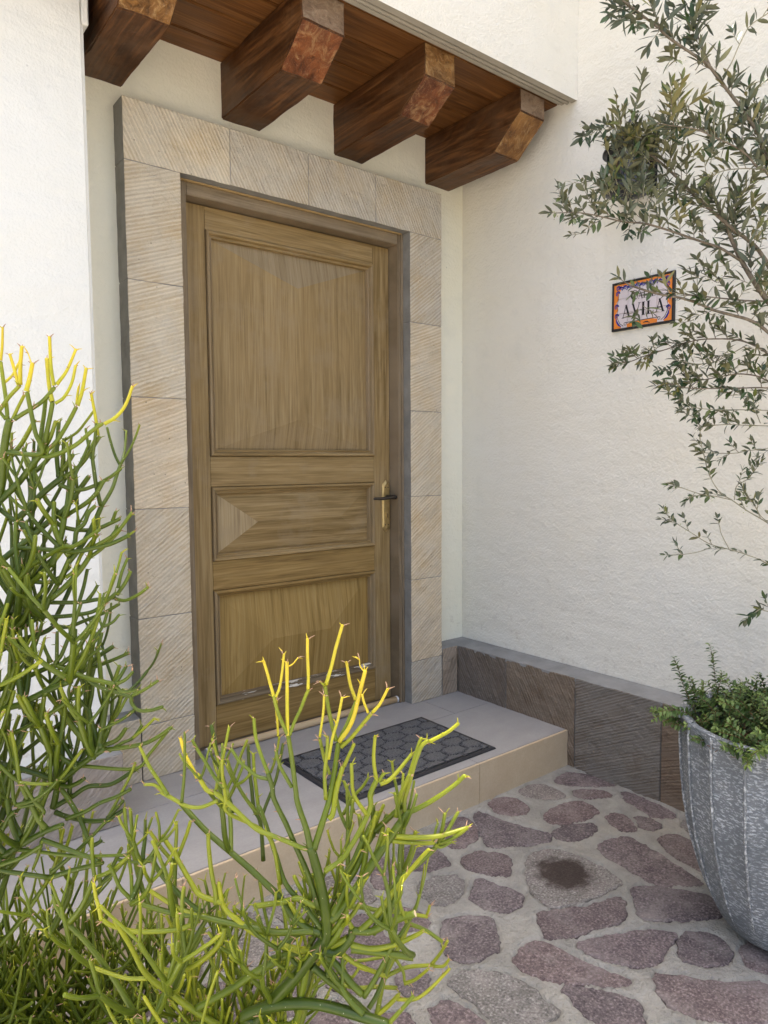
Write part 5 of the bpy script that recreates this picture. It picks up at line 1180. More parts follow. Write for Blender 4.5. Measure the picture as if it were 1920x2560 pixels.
# pile: real relief of stretched cells with sunk outlines
pmb = MB()
bw = 0.022
ax, ay = MX0+bw, MY0+bw; nxm, nym = 150, 90
rowh, colw = 0.062, 0.098
cells = []
for j in range(-1, 8):
    for i in range(-1, 9): cells.append((ax+(i+0.5*(j % 2))*colw+0.006*math.sin(i*2.1+j), ay+j*rowh+0.005*math.cos(i*1.7+j*2)))
cells = np.array(cells)
vs = []; mc = []
for j in range(nym+1):
    for i in range(nxm+1):
        x = ax+(MX1-MX0-2*bw)*i/nxm; y = ay+(MY1-MY0-2*bw)*j/nym
        wob = 0.004*noise.noise(Vector((x*40, y*40, 0)))
        d = np.hypot((cells[:, 0]-x+wob)*0.80, (cells[:, 1]-y+wob)*1.2); d.sort()
        e_ = d[1]-d[0]
        ring = abs(e_-0.011)
        z = 0.0105 - 0.0075*max(0, 1-ring/0.0045) - (0.003 if e_ < 0.005 else 0) + 0.0006*noise.noise(Vector((x*160, y*160, 3)))
        vs.append((x, y, z)); mc.append(min(1, max(0, 1-ring/0.0045)+(1 if e_ < 0.004 else 0)))
pmb.add(vs, [(j*(nxm+1)+i, j*(nxm+1)+i+1, (j+1)*(nxm+1)+i+1, (j+1)*(nxm+1)+i) for j in range(nym) for i in range(nxm)], 0, False, mc)
pmb.link('pile', MATP, mt, 'cell')
bmz = MB()
pr = [(0, 0.0005), (0.003, 0.006), (0.012, 0.008), (0.019, 0.0078), (0.0215, 0.0048)]
vs = []
for d, z in pr: vs += [(MX0+d, MY0+d, z), (MX1-d, MY0+d, z), (MX1-d, MY1-d, z), (MX0+d, MY1-d, z)]
bmz.add(vs, [(k*4+i, k*4+(i+1) % 4, (k+1)*4+(i+1) % 4, (k+1)*4+i) for k in range(len(pr)-1) for i in range(4)]); 
bmz.link('rubber_border', RUB, mt)

# ------------------------------------------------------------------ tile sign  (face looks towards -X; u runs from the far edge to the near edge)
SY1, SY2, SZ1, SZ2 = -0.7474, -1.0063, 1.6051, 1.7899
sg = empty('street_sign', (XR, (SY1+SY2)/2, (SZ1+SZ2)/2), 'glazed tile street sign with orange scroll border on the white side wall', 'sign')
GLAZE = lambda nm, c, r=0.18: plain(nm, c, r, 0.6, 0, 0.05, 30, 0.05, 0.001)
PALE = GLAZE('pale_pink_glaze', (0.68, 0.60, 0.60), 0.25); ORG = GLAZE('orange_glaze', (0.78, 0.24, 0.045)); BLU = GLAZE('cobalt_glaze', (0.035, 0.04, 0.24)); BLK = GLAZE('black_glaze', (0.012, 0.012, 0.014), 0.3)
SW, SH = SY1-SY2, SZ2-SZ1
fb = MB()
fwid = 0.0085
def SP(u, v, d): return (XR-d, SY1-u, SZ1+v)
fprof = [(0, 0.0), (0, 0.010), (0.002, 0.0125), (fwid-0.002, 0.0125), (fwid, 0.0105), (fwid, 0.006)]
vs = []
for i_, d in fprof: vs += [SP(i_, i_, d), SP(SW-i_, i_, d), SP(SW-i_, SH-i_, d), SP(i_, SH-i_, d)]
fb.add(vs, [(k*4+i, k*4+(i+1) % 4, (k+1)*4+(i+1) % 4, (k+1)*4+i) for k in range(len(fprof)-1) for i in range(4)])
fb.link('frame', plain('black_iron_frame', (0.02, 0.018, 0.018), 0.5, 0.5), sg)
nc, nr = 4, 3
tw, th = (SW-2*fwid)/nc, (SH-2*fwid)/nr
for i in range(nc):
    for j in range(nr):
        u0, u1 = fwid+i*tw+.0006, fwid+(i+1)*tw-.0006; v0, v1 = fwid+j*th+.0006, fwid+(j+1)*th-.0006
        me = cut_box(XR-0.0085-0.0003*((i*3+j*5) % 3), XR, SY1-u1, SY1-u0, SZ1+v0, SZ1+v1, 0, 0.0009, 2)
        link('tile', me, PALE, sg)
def flat(mb, pts, d=0.0094, th=0.0006):
    n = len(pts)
    vs = [SP(u, v, d) for u, v in pts]+[SP(u, v, d-th) for u, v in pts]
    mb.add(vs, [tuple(range(n))]+[(i, n+i, n+(i+1) % n, (i+1) % n) for i in range(n)])
def strip(mb, pts, w, d=0.0096):
    """a painted stroke of half widths w (number or list)"""
    n = len(pts); W = w if isinstance(w, list) else [w]*n; Lp = []; Rp = []
    for i in range(n):
        a = pts[max(0, i-1)]; b = pts[min(n-1, i+1)]; tx, ty = b[0]-a[0], b[1]-a[1]; l = math.hypot(tx, ty) or 1
        Lp.append((pts[i][0]-ty/l*W[i], pts[i][1]+tx/l*W[i])); Rp.append((pts[i][0]+ty/l*W[i], pts[i][1]-tx/l*W[i]))
    vs = [SP(u, v, d) for u, v in Lp+Rp]
    mb.add(vs, [(i, i+1, n+i+1, n+i) for i in range(n-1)])
ob = MB(); bl = MB(); kb = MB()
a_, b_ = fwid+.0008, SW-fwid-.0008; c_, d_ = fwid+.0008, SH-fwid-.0008
bwid = 0.017
def arc(cx, cy, r, a0, a1, n=8, ry=None): return [(cx+r*math.cos(R(a0+(a1-a0)*k/n)), cy+(ry or r)*math.sin(R(a0+(a1-a0)*k/n))) for k in range(n+1)]
# orange: left and right bands, the bottom band between two curls, top corners
flat(ob, [(a_, c_), (a_+0.030, c_)] + arc(a_+bwid+0.024, c_+0.030, 0.027, 250, 180) + [(a_+bwid-.004, c_+0.052), (a_+bwid-0.006, c_+0.060), (a_+bwid, c_+0.068), (a_+bwid-.003, c_+0.09), (a_+bwid-0.006, c_+0.098), (a_+bwid, c_+0.106), (a_+bwid+.003, c_+0.128), (a_+0.034, d_-0.012), (a_+0.036, d_), (a_, d_)])
flat(ob, [(b_, c_), (b_, d_), (b_-0.036, d_), (b_-0.034, d_-0.012), (b_-bwid-.003, c_+0.128), (b_-bwid, c_+0.106), (b_-bwid+0.006, c_+0.098), (b_-bwid+.003, c_+0.09), (b_-bwid, c_+0.068), (b_-bwid+0.006, c_+0.060), (b_-bwid+.004, c_+0.052)] + arc(b_-bwid-0.024, c_+0.030, 0.027, 0, -70) + [(b_-0.030, c_)])
flat(ob, [(a_+0.058, c_), (b_-0.058, c_), (b_-0.056, c_+0.012), (b_-0.075, c_+0.017), (a_+0.075, c_+0.017), (a_+0.056, c_+0.012)])
flat(ob, [(a_+0.0362, d_-0.009), (b_-0.0362, d_-0.009), (b_-0.0362, d_), (a_+0.0362, d_)])
ob.link('orange_border', ORG, sg)
for cxb in range(11):
    u = a_+0.030+cxb*(SW-2*fwid-0.060)/10; rr0 = 0.0075+0.0018*math.sin(cxb*1.9)
    strip(bl, arc(u, d_-0.017, rr0, 200, -60, 12), [0.0026]*6+[0.0018]*7)
    strip(bl, arc(u, d_-0.016, rr0*.42, 0, 330, 10), 0.0015)
for (u, v, s_) in ((a_+0.017, d_-0.034, 1), (a_+0.012, c_+0.083, 1), (a_+0.013, c_+0.047, 1), (b_-0.017, d_-0.034, -1), (b_-0.012, c_+0.083, -1), (b_-0.013, c_+0.047, -1), (a_+0.019, d_-0.014, 1), (b_-0.019, d_-0.014, -1)):
    strip(bl, arc(u, v, 0.008, 90-s_*90, 90+s_*170, 12), [0.0024]*7+[0.0016]*6); strip(bl, arc(u, v, 0.0035, 0, 300, 8), 0.0016)
for s_, e_ in ((1, a_), (-1, b_)):
    strip(bl, [(e_+s_*(x), y) for x, y in ((0.010, c_+0.040), (0.013, c_+0.026), (0.020, c_+0.014), (0.032, c_+0.005))], [0.001, 0.0035, 0.0035, 0.001])
tag(bl.link('blue_scrolls', BLU, sg), kind='stuff')
strip(kb, [(a_+0.052, c_+0.018), (a_+0.075, c_+0.0185), (b_-0.075, c_+0.0185), (b_-0.052, c_+0.018)], 0.0011, 0.0098)
for s_, e_ in ((1, a_), (-1, b_)):
    strip(kb, [(e_+s_*(x), y) for x, y in ((bwid-0.004, c_+0.056), (bwid+0.0005, c_+0.035), (bwid+0.010, c_+0.017), (0.042, c_+0.006))], 0.0012, 0.0098)
    strip(kb, arc(e_+s_*0.050, c_+0.014, 0.0052, 90-s_*100, 90+s_*230, 14), 0.0010, 0.0098)
    strip(kb, [(e_+s_*x, y) for x, y in ((bwid-.004, c_+0.055), (bwid+.001, c_+0.068), (bwid-.002, c_+0.09), (bwid+.001, c_+0.106), (bwid+.004, c_+0.128))], 0.0008, 0.0098)
for q in (-1, 1): strip(kb, [(SW/2+q*x, c_+y) for x, y in ((0.006, .006), (0.014, .009), (0.024, .008), (0.034, .003))], [0.0008, 0.0022, 0.0022, 0.0005], 0.0098)
kb.link('black_outline', BLK, sg)
lt = MB()
def letter(ch, u, v, h):
    """serif capitals drawn as strokes; returns the advance"""
    t, s_ = 0.085*h, 0.026*h
    def S_(p, w): strip(lt, [(u+x*h, v+y*h) for x, y in p], w, 0.0099)
    def serif(x, y, w=0.13): S_([(x-w, y), (x+w, y)], 0.020*h)
    if ch == 'A':
        S_([(0.10, 0.02), (0.38, 0.98)], s_); S_([(0.36, 1.0), (0.66, 0.02)], t*.85); S_([(0.20, 0.36), (0.54, 0.36)], s_); serif(0.10, 0.02, .11); serif(0.66, 0.02, .13); return 0.82*h
    if ch == 'V':
        S_([(0.10, 0.98), (0.40, 0.02)], t*.85); S_([(0.38, 0.0), (0.66, 0.98)], s_); serif(0.10, 0.98, .12); serif(0.66, 0.98, .11); return 0.78*h
    if ch == 'I':
        S_([(0.16, 0.02), (0.16, 0.98)], t); serif(0.16, 0.02, .14); serif(0.16, 0.98, .14); return 0.38*h
    if ch == 'L':
        S_([(0.16, 0.02), (0.16, 0.98)], t); serif(0.16, 0.98, .14); S_([(0.02, 0.02), (0.56, 0.02)], 0.024*h); S_([(0.54, 0.0), (0.58, 0.24)], [0.05*h, 0.012*h]); return 0.66*h
    if ch == 'E':
        S_([(0.16, 0.02), (0.16, 0.98)], t)
        for y, x in ((0.02, .56), (0.98, .54), (0.52, .42)): S_([(0.02 if y != .52 else .16, y), (x, y)], 0.024*h)
        S_([(0.54, 0.0), (0.58, 0.22)], [0.05*h, 0.012*h]); S_([(0.52, 1.0), (0.55, 0.8)], [0.05*h, 0.012*h]); return 0.66*h
    if ch == 'C':
        pts = arc(0.42, 0.5, 0.36, 48, 312, 18, 0.48)
        S_(pts, [(0.03+0.065*max(0, -math.cos(R(48+264*k/18))))*h for k in range(19)]); S_([(0.66, 0.98), (0.67, 0.72)], [0.012*h, 0.03*h]); return 0.80*h
u = 0.083; u += letter('C', u, SH-0.078, 0.036)+0.001
for ch in 'ALLE': u += letter(ch, u, SH-0.077, 0.026)
u = 0.044
for ch in 'AVILA': u += letter(ch, u, 0.045, 0.049)+0.0025
lt.link('lettering', BLK, sg)

# ------------------------------------------------------------------ wall lantern (mostly behind the olive leaves)
IRON = plain('black_lantern_metal', (0.022, 0.022, 0.025), 0.42, 0.5, 0.3)
LC = (1.53, -0.872)
wl = empty('wall_lantern', (XR, -0.872, 2.2), 'black metal wall lantern half hidden behind the olive leaves', 'lantern')
t = MB(); t.box(XR-0.014, XR-0.001, -0.927, -0.817, 2.10, 2.29); link('back_plate', bevel(t.mesh('bp'), 0.004), IRON, wl)
t = MB(); t.tube(catmull([(XR-0.01, LC[1], 2.255), (1.59, LC[1], 2.325), (1.545, LC[1], 2.337), (LC[0], LC[1], 2.310)], 6), [0.007]*19, 8); t.link('arm', IRON, wl)
t = MB(); t.lathe([(0.0, 2.317), (0.008, 2.315), (0.010, 2.301), (0.044, 2.296), (0.048, 2.289), (0.048, 2.237), (0.086, 2.229), (0.090, 2.221), (0.090, 2.213), (0.05, 2.211), (0.0, 2.211)], LC, 32); t.link('cap', IRON, wl)
gl = Mat('lantern_glass', 0.08, 0.5); gl.p.inputs['Transmission Weight'].default_value = 0.25; gl.col((0.05, 0.045, 0.04))
t = MB(); t.lathe([(0.062, 2.211), (0.066, 2.095)], LC, 24); t.link('glass', gl.m, wl)
for k in range(6):
    a = 2*math.pi*k/6+.3; t = MB(); t.tube([(LC[0]+.070*math.cos(a), LC[1]+.070*math.sin(a), 2.213), (LC[0]+.076*math.cos(a), LC[1]+.076*math.sin(a), 2.093)], [0.0045, 0.0045], 6); t.link('bar', IRON, wl)
t = MB(); t.lathe([(0.0, 2.100), (0.07, 2.099), (0.082, 2.093), (0.082, 2.077), (0.06, 2.069), (0.03, 2.059), (0.012, 2.053), (0.0, 2.045)], LC, 32); t.link('base', IRON, wl)

# ------------------------------------------------------------------ pot
PCX, PCY = 1.1009, -1.6440
pot = empty('plant_pot', (PCX, PCY, -HS), 'large grey ribbed bowl-shaped pot with brushed white flecks', 'pot')
m = Mat('grey_flecked_fibre_cement', 0.55, 0.4)
mp_ = m.co((0.6, 0.6, 1.5), rot=(R(15), R(18), 0))
a = m.noise(mp_, 135, 4, 0.7, 0.1); b = m.noise(m.co(), 7, 4, 0.6); f = m.noise(m.co(), 210, 3, 0.6)
sep = m.n.new('ShaderNodeSeparateXYZ'); m.t.links.new(m.tc.outputs['Object'], sep.inputs[0])
fl = m.math('MULTIPLY', m.rng(a, 0.515, 0.60), m.rng(b, 0.30, 0.62, 0.25, 1.0))
cc = m.mix(m.rng(b, 0.3, 0.7), (0.155, 0.170, 0.177), (0.225, 0.237, 0.242))
cc = m.mix(fl, cc, (0.60, 0.62, 0.63))
cc = m.mix(m.rng(m.noise(m.co(loc=(4, 4, 4)), 16, 4, .6), 0.62, 0.8, 0, .4), cc, (0.26, 0.24, 0.19))
m.col(cc); m.bump((a, 0.9, 0.006), (f, 0.3, 0.001)); POTM = m.m
m = Mat('pot_rib_white_worn', 0.6, 0.4); a = m.noise(m.co(), 85, 4, 0.7)
m.col(m.mix(m.rng(a, 0.50, 0.62), (0.20, 0.21, 0.215), (0.62, 0.63, 0.61))); m.bump((a, .6, .003)); RIBM = m.m
prof_z = [(-0.1495, 0.060), (-0.150, 0.085), (-0.140, 0.112), (-0.125, 0.135), (-0.105, 0.1505), (-0.06, 0.176), (-0.009, 0.1965), (0.05, 0.2140), (0.118, 0.2320), (0.19, 0.2440), (0.26, 0.2515), (0.34, 0.2565), (0.405, 0.2585), (0.425, 0.2585)]
def prad(z):
    for (z0_, r0_), (z1_, r1_) in zip(prof_z[1:], prof_z[2:]):
        if z0_ <= z <= z1_: return r0_+(r1_-r0_)*(z-z0_)/(z1_-z0_)
    return 0.2585
NRIB = 18
bw_ = MB()
outer = [(r, z) for z, r in prof_z]
inner = [(0.2575, 0.4275), (0.250, 0.4285), (0.2405, 0.4265), (0.2385, 0.42), (0.2370, 0.36), (0.225, 0.30), (0.0, 0.30)]
n_ = 160; vs = []
full = [(0.0, -0.1495)] + outer + inner
for r, z in full:
    for k in range(n_):
        a = 2*math.pi*k/n_
        ph = ((a-R(2.6))*NRIB/(2*math.pi)) % 1.0
        fl_ = 0.0
        if z > -0.10 and r > 0.16 and z < 0.424: fl_ = -0.0095*math.sin(math.pi*ph)**0.6*min(1, (z+0.10)/0.12)
        vs.append((PCX+(r+fl_)*math.cos(a), PCY+(r+fl_)*math.sin(a), z+ (0.0012*noise.noise(Vector((a*3, r*9, 1))) if r > .2 else 0)))
bw_.add(vs, [(i*n_+k, i*n_+(k+1) % n_, (i+1)*n_+(k+1) % n_, (i+1)*n_+k) for i in range(len(full)-1) for k in range(n_)], 0, True)
bw_.link('bowl', POTM, pot)
for k in range(NRIB):
    a = 2*math.pi*k/NRIB+R(2.6)
    zend = -0.085+0.02*math.sin(k*2.3)
    zs_ = [zend+(0.420-zend)*i/22 for i in range(23)]
    pts = []
    for z in zs_:
        w = 0.0016*noise.noise(Vector((k*3.1, z*14, 0)))
        rr_ = prad(z)-0.0006; aa = a+w/0.25
        pts.append((PCX+rr_*math.cos(aa), PCY+rr_*math.sin(aa), z))
    t = MB(); t.tube(pts, [0.0013+0.0028*min(1, i/6)*(0.8+0.6*noise.noise(Vector((k, z*30, 2)))) for i, z in enumerate(zs_)], 6); t.link('rib', RIBM, pot)
t = MB(); ns = 40
vs = [(PCX, PCY, 0.385)]
for r in (0.12, 0.2365):
    for k in range(ns):
        a = 2*math.pi*k/ns; vs.append((PCX+r*math.cos(a), PCY+r*math.sin(a), 0.375+0.012*noise.noise(Vector((a*2, r*20, 5)))))
t.add(vs, [(0, 1+k, 1+(k+1) % ns) for k in range(ns)]+[(1+k, 1+ns+k, 1+ns+(k+1) % ns, 1+(k+1) % ns) for k in range(ns)], 0, True)
t.link('soil', SOIL, pot)

# ------------------------------------------------------------------ pencil cacti
sm = Mat('succulent_stem', 0.38, 0.45)
ripe = sm.attr('ripe')
mott = sm.noise(sm.co(), 34, 4, 0.6); fine = sm.noise(sm.co(), 240, 3, 0.6)
cc = sm.ramp(ripe, [(0.0, (0.050, 0.080, 0.006)), (0.22, (0.125, 0.165, 0.009)), (0.45, (0.27, 0.29, 0.014)), (0.75, (0.43, 0.405, 0.022)), (1.0, (0.60, 0.455, 0.03))])
cc = sm.mix(sm.rng(mott, 0.35, 0.7, 0, 0.5), cc, sm.mix(1.0, cc, (1.35, 1.25, 1.1), 'MULTIPLY'))
cc = sm.mix(sm.rng(mott, 0.5, 0.25, 0, 0.45), cc, sm.mix(1.0, cc, (0.62, 0.72, 0.8), 'MULTIPLY'))
spk = sm.vor(sm.co(), 95)
cc = sm.mix(sm.rng(spk, 0.075, 0.05, 0, 0.7), cc, (0.55, 0.55, 0.36))
sm.col(cc); sm.bump((fine, 0.12, 0.0008))
sm.p.inputs['Subsurface Weight'].default_value = 0.12
sm.p.inputs['Subsurface Radius'].default_value = (0.006, 0.006, 0.002)
STEM = sm.m
CUT = plain('dry_cut_end', (0.55, 0.44, 0.28), 0.9, 0.2)
DRYL = plain('dry_pinkish_leaf', (0.42, 0.26, 0.16), 0.7, 0.3)
def tiny_leaves(mb, p, d, r, rng, ripe_, n=2):
    for _ in range(n):
        a = Vector((rng.gauss(0, 1), rng.gauss(0, 1), rng.gauss(0, 1))); a = (a - d*a.dot(d)).normalized()
        q = (a*rng.uniform(.3, 1.0)+d*rng.uniform(.3, 1.0)).normalized(); l = rng.uniform(0.004, 0.010)
        b = p+a*r*0.6
        mb.tube([b, b+q*l*.5, b+q*l+a*l*.2], [0.0009, 0.0008, 0.0003], 4, 2 if rng.random() < .5 else 0, min(1, ripe_+.2), round_end=False)
def stem_mesh(P, r0, r1, y0, y1, cut, rng, n=9):
    per = 6 if len(P) > 2 else 8
    pts = catmull(P, per); N = len(pts)
    rad = [(r0+(r1-r0)*i/(N-1))*(1+0.05*noise.noise(Vector(pts[i])*60)) for i in range(N)]
    # slight swelling at the joint at the foot
    rad[0] *= 1.12
    mb = MB()
    colr = [y0+(y1-y0)*(i/(N-1))+0.06*noise.noise(Vector(pts[i])*25) for i in range(N)]
    colr = [min(1, max(0, c)) for c in colr]
    mb.tube(pts, rad, n, 0, colr, cap_mi=1, flat_end=bool(cut))
    d = (pts[-1]-pts[-2]).normalized()
    if not cut: tiny_leaves(mb, pts[-1], d, r1, rng, y1, rng.choice([2, 2, 3]))
    for i in range(2, N-2):
        if rng.random() < 0.055: tiny_leaves(mb, pts[i], (pts[i+1]-pts[i]).normalized(), rad[i], rng, colr[i], 1)
    return mb
def traced(plant, data, seed, shade=1.0):
    rng = random.Random(seed)
    for ln in data.split('\n'):
        h, pts = ln.split('|'); r0, r1, y0, y1, cut = [int(t) for t in h.split(',')]
        P = [tuple(int(t)/1000 for t in w.split(',')) for w in pts.split()]
        mb = stem_mesh(P, r0/1e5, r1/1e5, y0/100, y1/100, cut, rng)
        mb.link('stem', [STEM, CUT, DRYL], plant, 'ripe')
def grow(mb, p, d, L, r, lvl, rng, ripe_, spread=0.55, lift=0.20):
    """a jointed stem that bends upwards and forks at its end"""
    pts = [p]; q = Vector(p); dd = Vector(d)
    k = 4
    for i in range(k):
        dd = (dd + Vector((0, 0, lift)) + Vector((rng.gauss(0, .07), rng.gauss(0, .07), rng.gauss(0, .05)))).normalized()
        q = q + dd*(L/k); pts.append(q.copy())
    PP = catmull(pts, 3); N = len(PP)
    r1 = r*0.86
    rip = ripe_+(0.17 if lvl == 0 else 0.04)
    mb.tube(PP, [r+(r1-r)*i/(N-1) for i in range(N)], 7, 0, [min(1, max(0, ripe_+(rip-ripe_)*(i/(N-1))**2)) for i in range(N)])
    if rng.random() < .8: tiny_leaves(mb, PP[-1], dd, r1, rng, rip, 2)
    if lvl > 0:
        nch = rng.choice([2, 2, 3, 3]); a0 = rng.uniform(0, 6.28)
        for c in range(nch):
            a = a0+c*6.28/nch+rng.uniform(-.4, .4)
            ux = dd.orthogonal().normalized(); uy = dd.cross(ux)
            nd = (dd+(ux*math.cos(a)+uy*math.sin(a))*rng.uniform(.35, 1.0)*spread*1.4).normalized()
            grow(mb, q, nd, L*rng.uniform(.62, 1.0), r1*rng.uniform(.72, .9), lvl-1, rng, ripe_+rng.uniform(-.03, .1), spread, lift)
def clump(plant, bases, seed, count, L, r, lvl, tilt, ripe_, spread=0.55, lift=0.20):
    rng = random.Random(seed)
    for i in range(count):
        b = rng.choice(bases); p = Vector((b[0]+rng.gauss(0, b[3]), b[1]+rng.gauss(0, b[3]), b[2]))
        a = rng.uniform(0, 6.28); t_ = rng.uniform(0, tilt)
        d = Vector((math.cos(a)*t_, math.sin(a)*t_, 1)).normalized()
        mb = MB(); grow(mb, p, d, L*rng.uniform(.7, 1.2), r*rng.uniform(.8, 1.15), lvl, rng, ripe_+rng.uniform(-.06, .1), spread, lift)
        mb.link('stem', [STEM, CUT, DRYL], plant, 'ripe')
GZ = -HS+0.03
front = empty('pencil_cactus', (-0.44, -1.56, GZ), 'forked pencil cactus with bright yellow tips rising in front of the doormat', 'succulent', 'pencil cacti in the planting bed')
traced(front, FRONT_STEMS, 5)
rngf = random.Random(3)
def foot(plant, pts, r0, r1):
    mb = stem_mesh(pts, r0, r1, 0.0, 0.0, 0, rngf); mb.link('stem', [STEM, CUT, DRYL], plant, 'ripe')
foot(front, [(-0.44, -1.56, GZ-0.02), (-0.46, -1.535, 0.06), (-0.44, -1.525, 0.18), (-0.403, -1.529, 0.288)], 0.017, 0.0115)
tall = empty('pencil_cactus', (-0.80, -1.24, GZ), 'tall dense pencil cactus with orange tips against the white plaster wall', 'succulent', 'pencil cacti in the planting bed')
traced(tall, TALL_STEMS, 6)
for i in range(9):
    # stems that come up from the bed on the left and carry the traced branches
    t_ = 1.02+0.02*i; q = Vector((-0.80+0.03*((i*5) % 7-3), -1.25+0.03*((i*3) % 5-2), GZ-0.02))
    top = TALL_FEET[i % len(TALL_FEET)]
    mid = q.lerp(Vector(top), 0.5)+Vector((-0.03, 0.0, 0.02))
    foot(tall, [q, mid, top], 0.0085, 0.0052)
low = empty('pencil_cactus', (-0.42, -1.02, GZ), 'dense low dark green pencil cactus filling the bed below the step', 'succulent', 'pencil cacti in the planting bed')
LOWB = [(-0.72, -0.95, GZ, .06), (-0.60, -1.0, GZ, .06), (-0.50, -1.06, GZ, .06), (-0.40, -1.12, GZ, .05), (-0.80, -1.05, GZ, .06), (-0.62, -1.14, GZ, .06)]
clump(low, LOWB, 21, 105, 0.150, 0.0062, 2, 1.3, 0.0, 0.85, 0.13)
# more shoots between the traced ones
clump(tall, [(-0.74, -1.17, 0.42, .06), (-0.78, -1.2, 0.62, .05), (-0.70, -1.12, 0.28, .05)], 31, 60, 0.14, 0.0064, 2, 1.3, 0.04, 0.7, 0.16)
clump(front, [(-0.41, -1.50, 0.06, .05), (-0.37, -1.48, 0.10, .05)], 41, 30, 0.12, 0.0058, 2, 1.5, 0.14, 0.8, 0.16)

def fill(plant, pts, seed, count, L, r, ripe_, spread=0.7, lift=0.16):
    rng = random.Random(seed)
    for i in range(count):
        p = Vector(pts[rng.randrange(len(pts))])/1000; p += Vector((rng.gauss(0, .002), rng.gauss(0, .002), rng.gauss(0, .004)))
        a = rng.uniform(0, 6.28); t_ = rng.uniform(.4, 1.9)
        mb = MB(); grow(mb, p, Vector((math.cos(a)*t_, math.sin(a)*t_, 1)).normalized(), L*rng.uniform(.6, 1.2), r*rng.uniform(.8, 1.2), rng.choice([1, 1, 2]), rng, ripe_+rng.uniform(-.08, .12), spread, lift)
        mb.link('stem', [STEM, CUT, DRYL], plant, 'ripe')
def joints(data, zmax):
    out = []
    for ln in data.split('\n'):
        h, pts = ln.split('|')
        if int(h.split(',')[0]) < 480: continue
        for w in pts.split()[1:]:
            q = tuple(int(t) for t in w.split(','))
            if q[2] < zmax: out.append(q)
    return out
fill(front, joints(FRONT_STEMS, 560), 51, 40, 0.075, 0.0042, 0.10)
fill(tall, joints(TALL_STEMS, 1060), 52, 56, 0.080, 0.0043, 0.02)

# ------------------------------------------------------------------ olive tree
BARK = Mat('olive_bark', 0.85, 0.2); _a = BARK.noise(BARK.co((1, 1, .4)), 60, 5, .7)
BARK.col(BARK.mix(BARK.rng(_a, .35, .7), (0.12, 0.095, 0.07), (0.27, 0.225, 0.165))); BARK.bump((_a, .8, .004)); BARK = BARK.m
TWIG = plain('olive_twig', (0.27, 0.25, 0.17), 0.7, 0.3)
lm = Mat('olive_leaf', 0.42, 0.45)
tint = lm.attr('tint'); geo = lm.n.new('ShaderNodeNewGeometry')
top = lm.ramp(tint, [(0, (0.024, 0.047, 0.018)), (0.45, (0.060, 0.094, 0.026)), (0.75, (0.135, 0.148, 0.032)), (1, (0.21, 0.185, 0.04))])
und = lm.ramp(tint, [(0, (0.095, 0.115, 0.085)), (0.5, (0.135, 0.140, 0.080)), (1, (0.22, 0.195, 0.07))])
lm.col(lm.mix(geo.outputs['Backfacing'], top, und)); lm.rough(lm.math('ADD', lm.math('MULTIPLY', geo.outputs['Backfacing'], 0.3), 0.36)); LEAF = lm.m
def leaf_geo(l, w, bend, fold, seed):
    """lens shaped blade, folded along the midrib, about 14 triangles"""
    st = [(0, .06), (.18, .62), (.42, 1.0), (.66, .86), (.87, .42), (1, .02)]
    vs = []; 
    for t, k in st:
        y = t*l; z = -bend*l*t*t
        hw = w*k/2
        vs += [(-hw, y, z+hw*fold), (0, y, z), (hw, y, z+hw*fold)]
    fs = []
    for i in range(len(st)-1):
        fs += [(3*i, 3*i+1, 3*i+4, 3*i+3), (3*i+1, 3*i+2, 3*i+5, 3*i+4)]
    return vs, fs
rl = random.Random(77)
LEAFV = [leaf_geo(1.0, rl.uniform(.18, .27), rl.uniform(-.05, .28), rl.uniform(.15, .5), i) for i in range(10)]+[leaf_geo(1.0, rl.uniform(.34, .42), rl.uniform(-.05, .25), rl.uniform(.15, .4), i) for i in range(4)]
olive = empty('olive_tree', (PCX+0.03, PCY-0.02, 0.385), 'slender olive tree with narrow grey-green leaves arching over the pot', 'tree')
LEAVES = []     # (matrix, variant, tint, size)
def put_leaf(p, d, rng, size, roll=None, tnt=None):
    y = d.normalized()
    upv = Vector((0, 0, 1)) + Vector((rng.gauss(0, .5), rng.gauss(0, .5), rng.gauss(0, .3)))
    x = y.cross(upv)
    if x.length < 1e-4: x = Vector((1, 0, 0))
    x.normalize(); z = x.cross(y)
    Mx = Matrix((x*size, y*size, z*size)).transposed().to_4x4(); Mx.translation = p
    LEAVES.append((Mx, rng.randrange(10) if size > 0.031 else 10+rng.randrange(4), tnt if tnt is not None else min(1, max(0, rng.gauss(.28, .27))), size*1.36))
buds = MB()
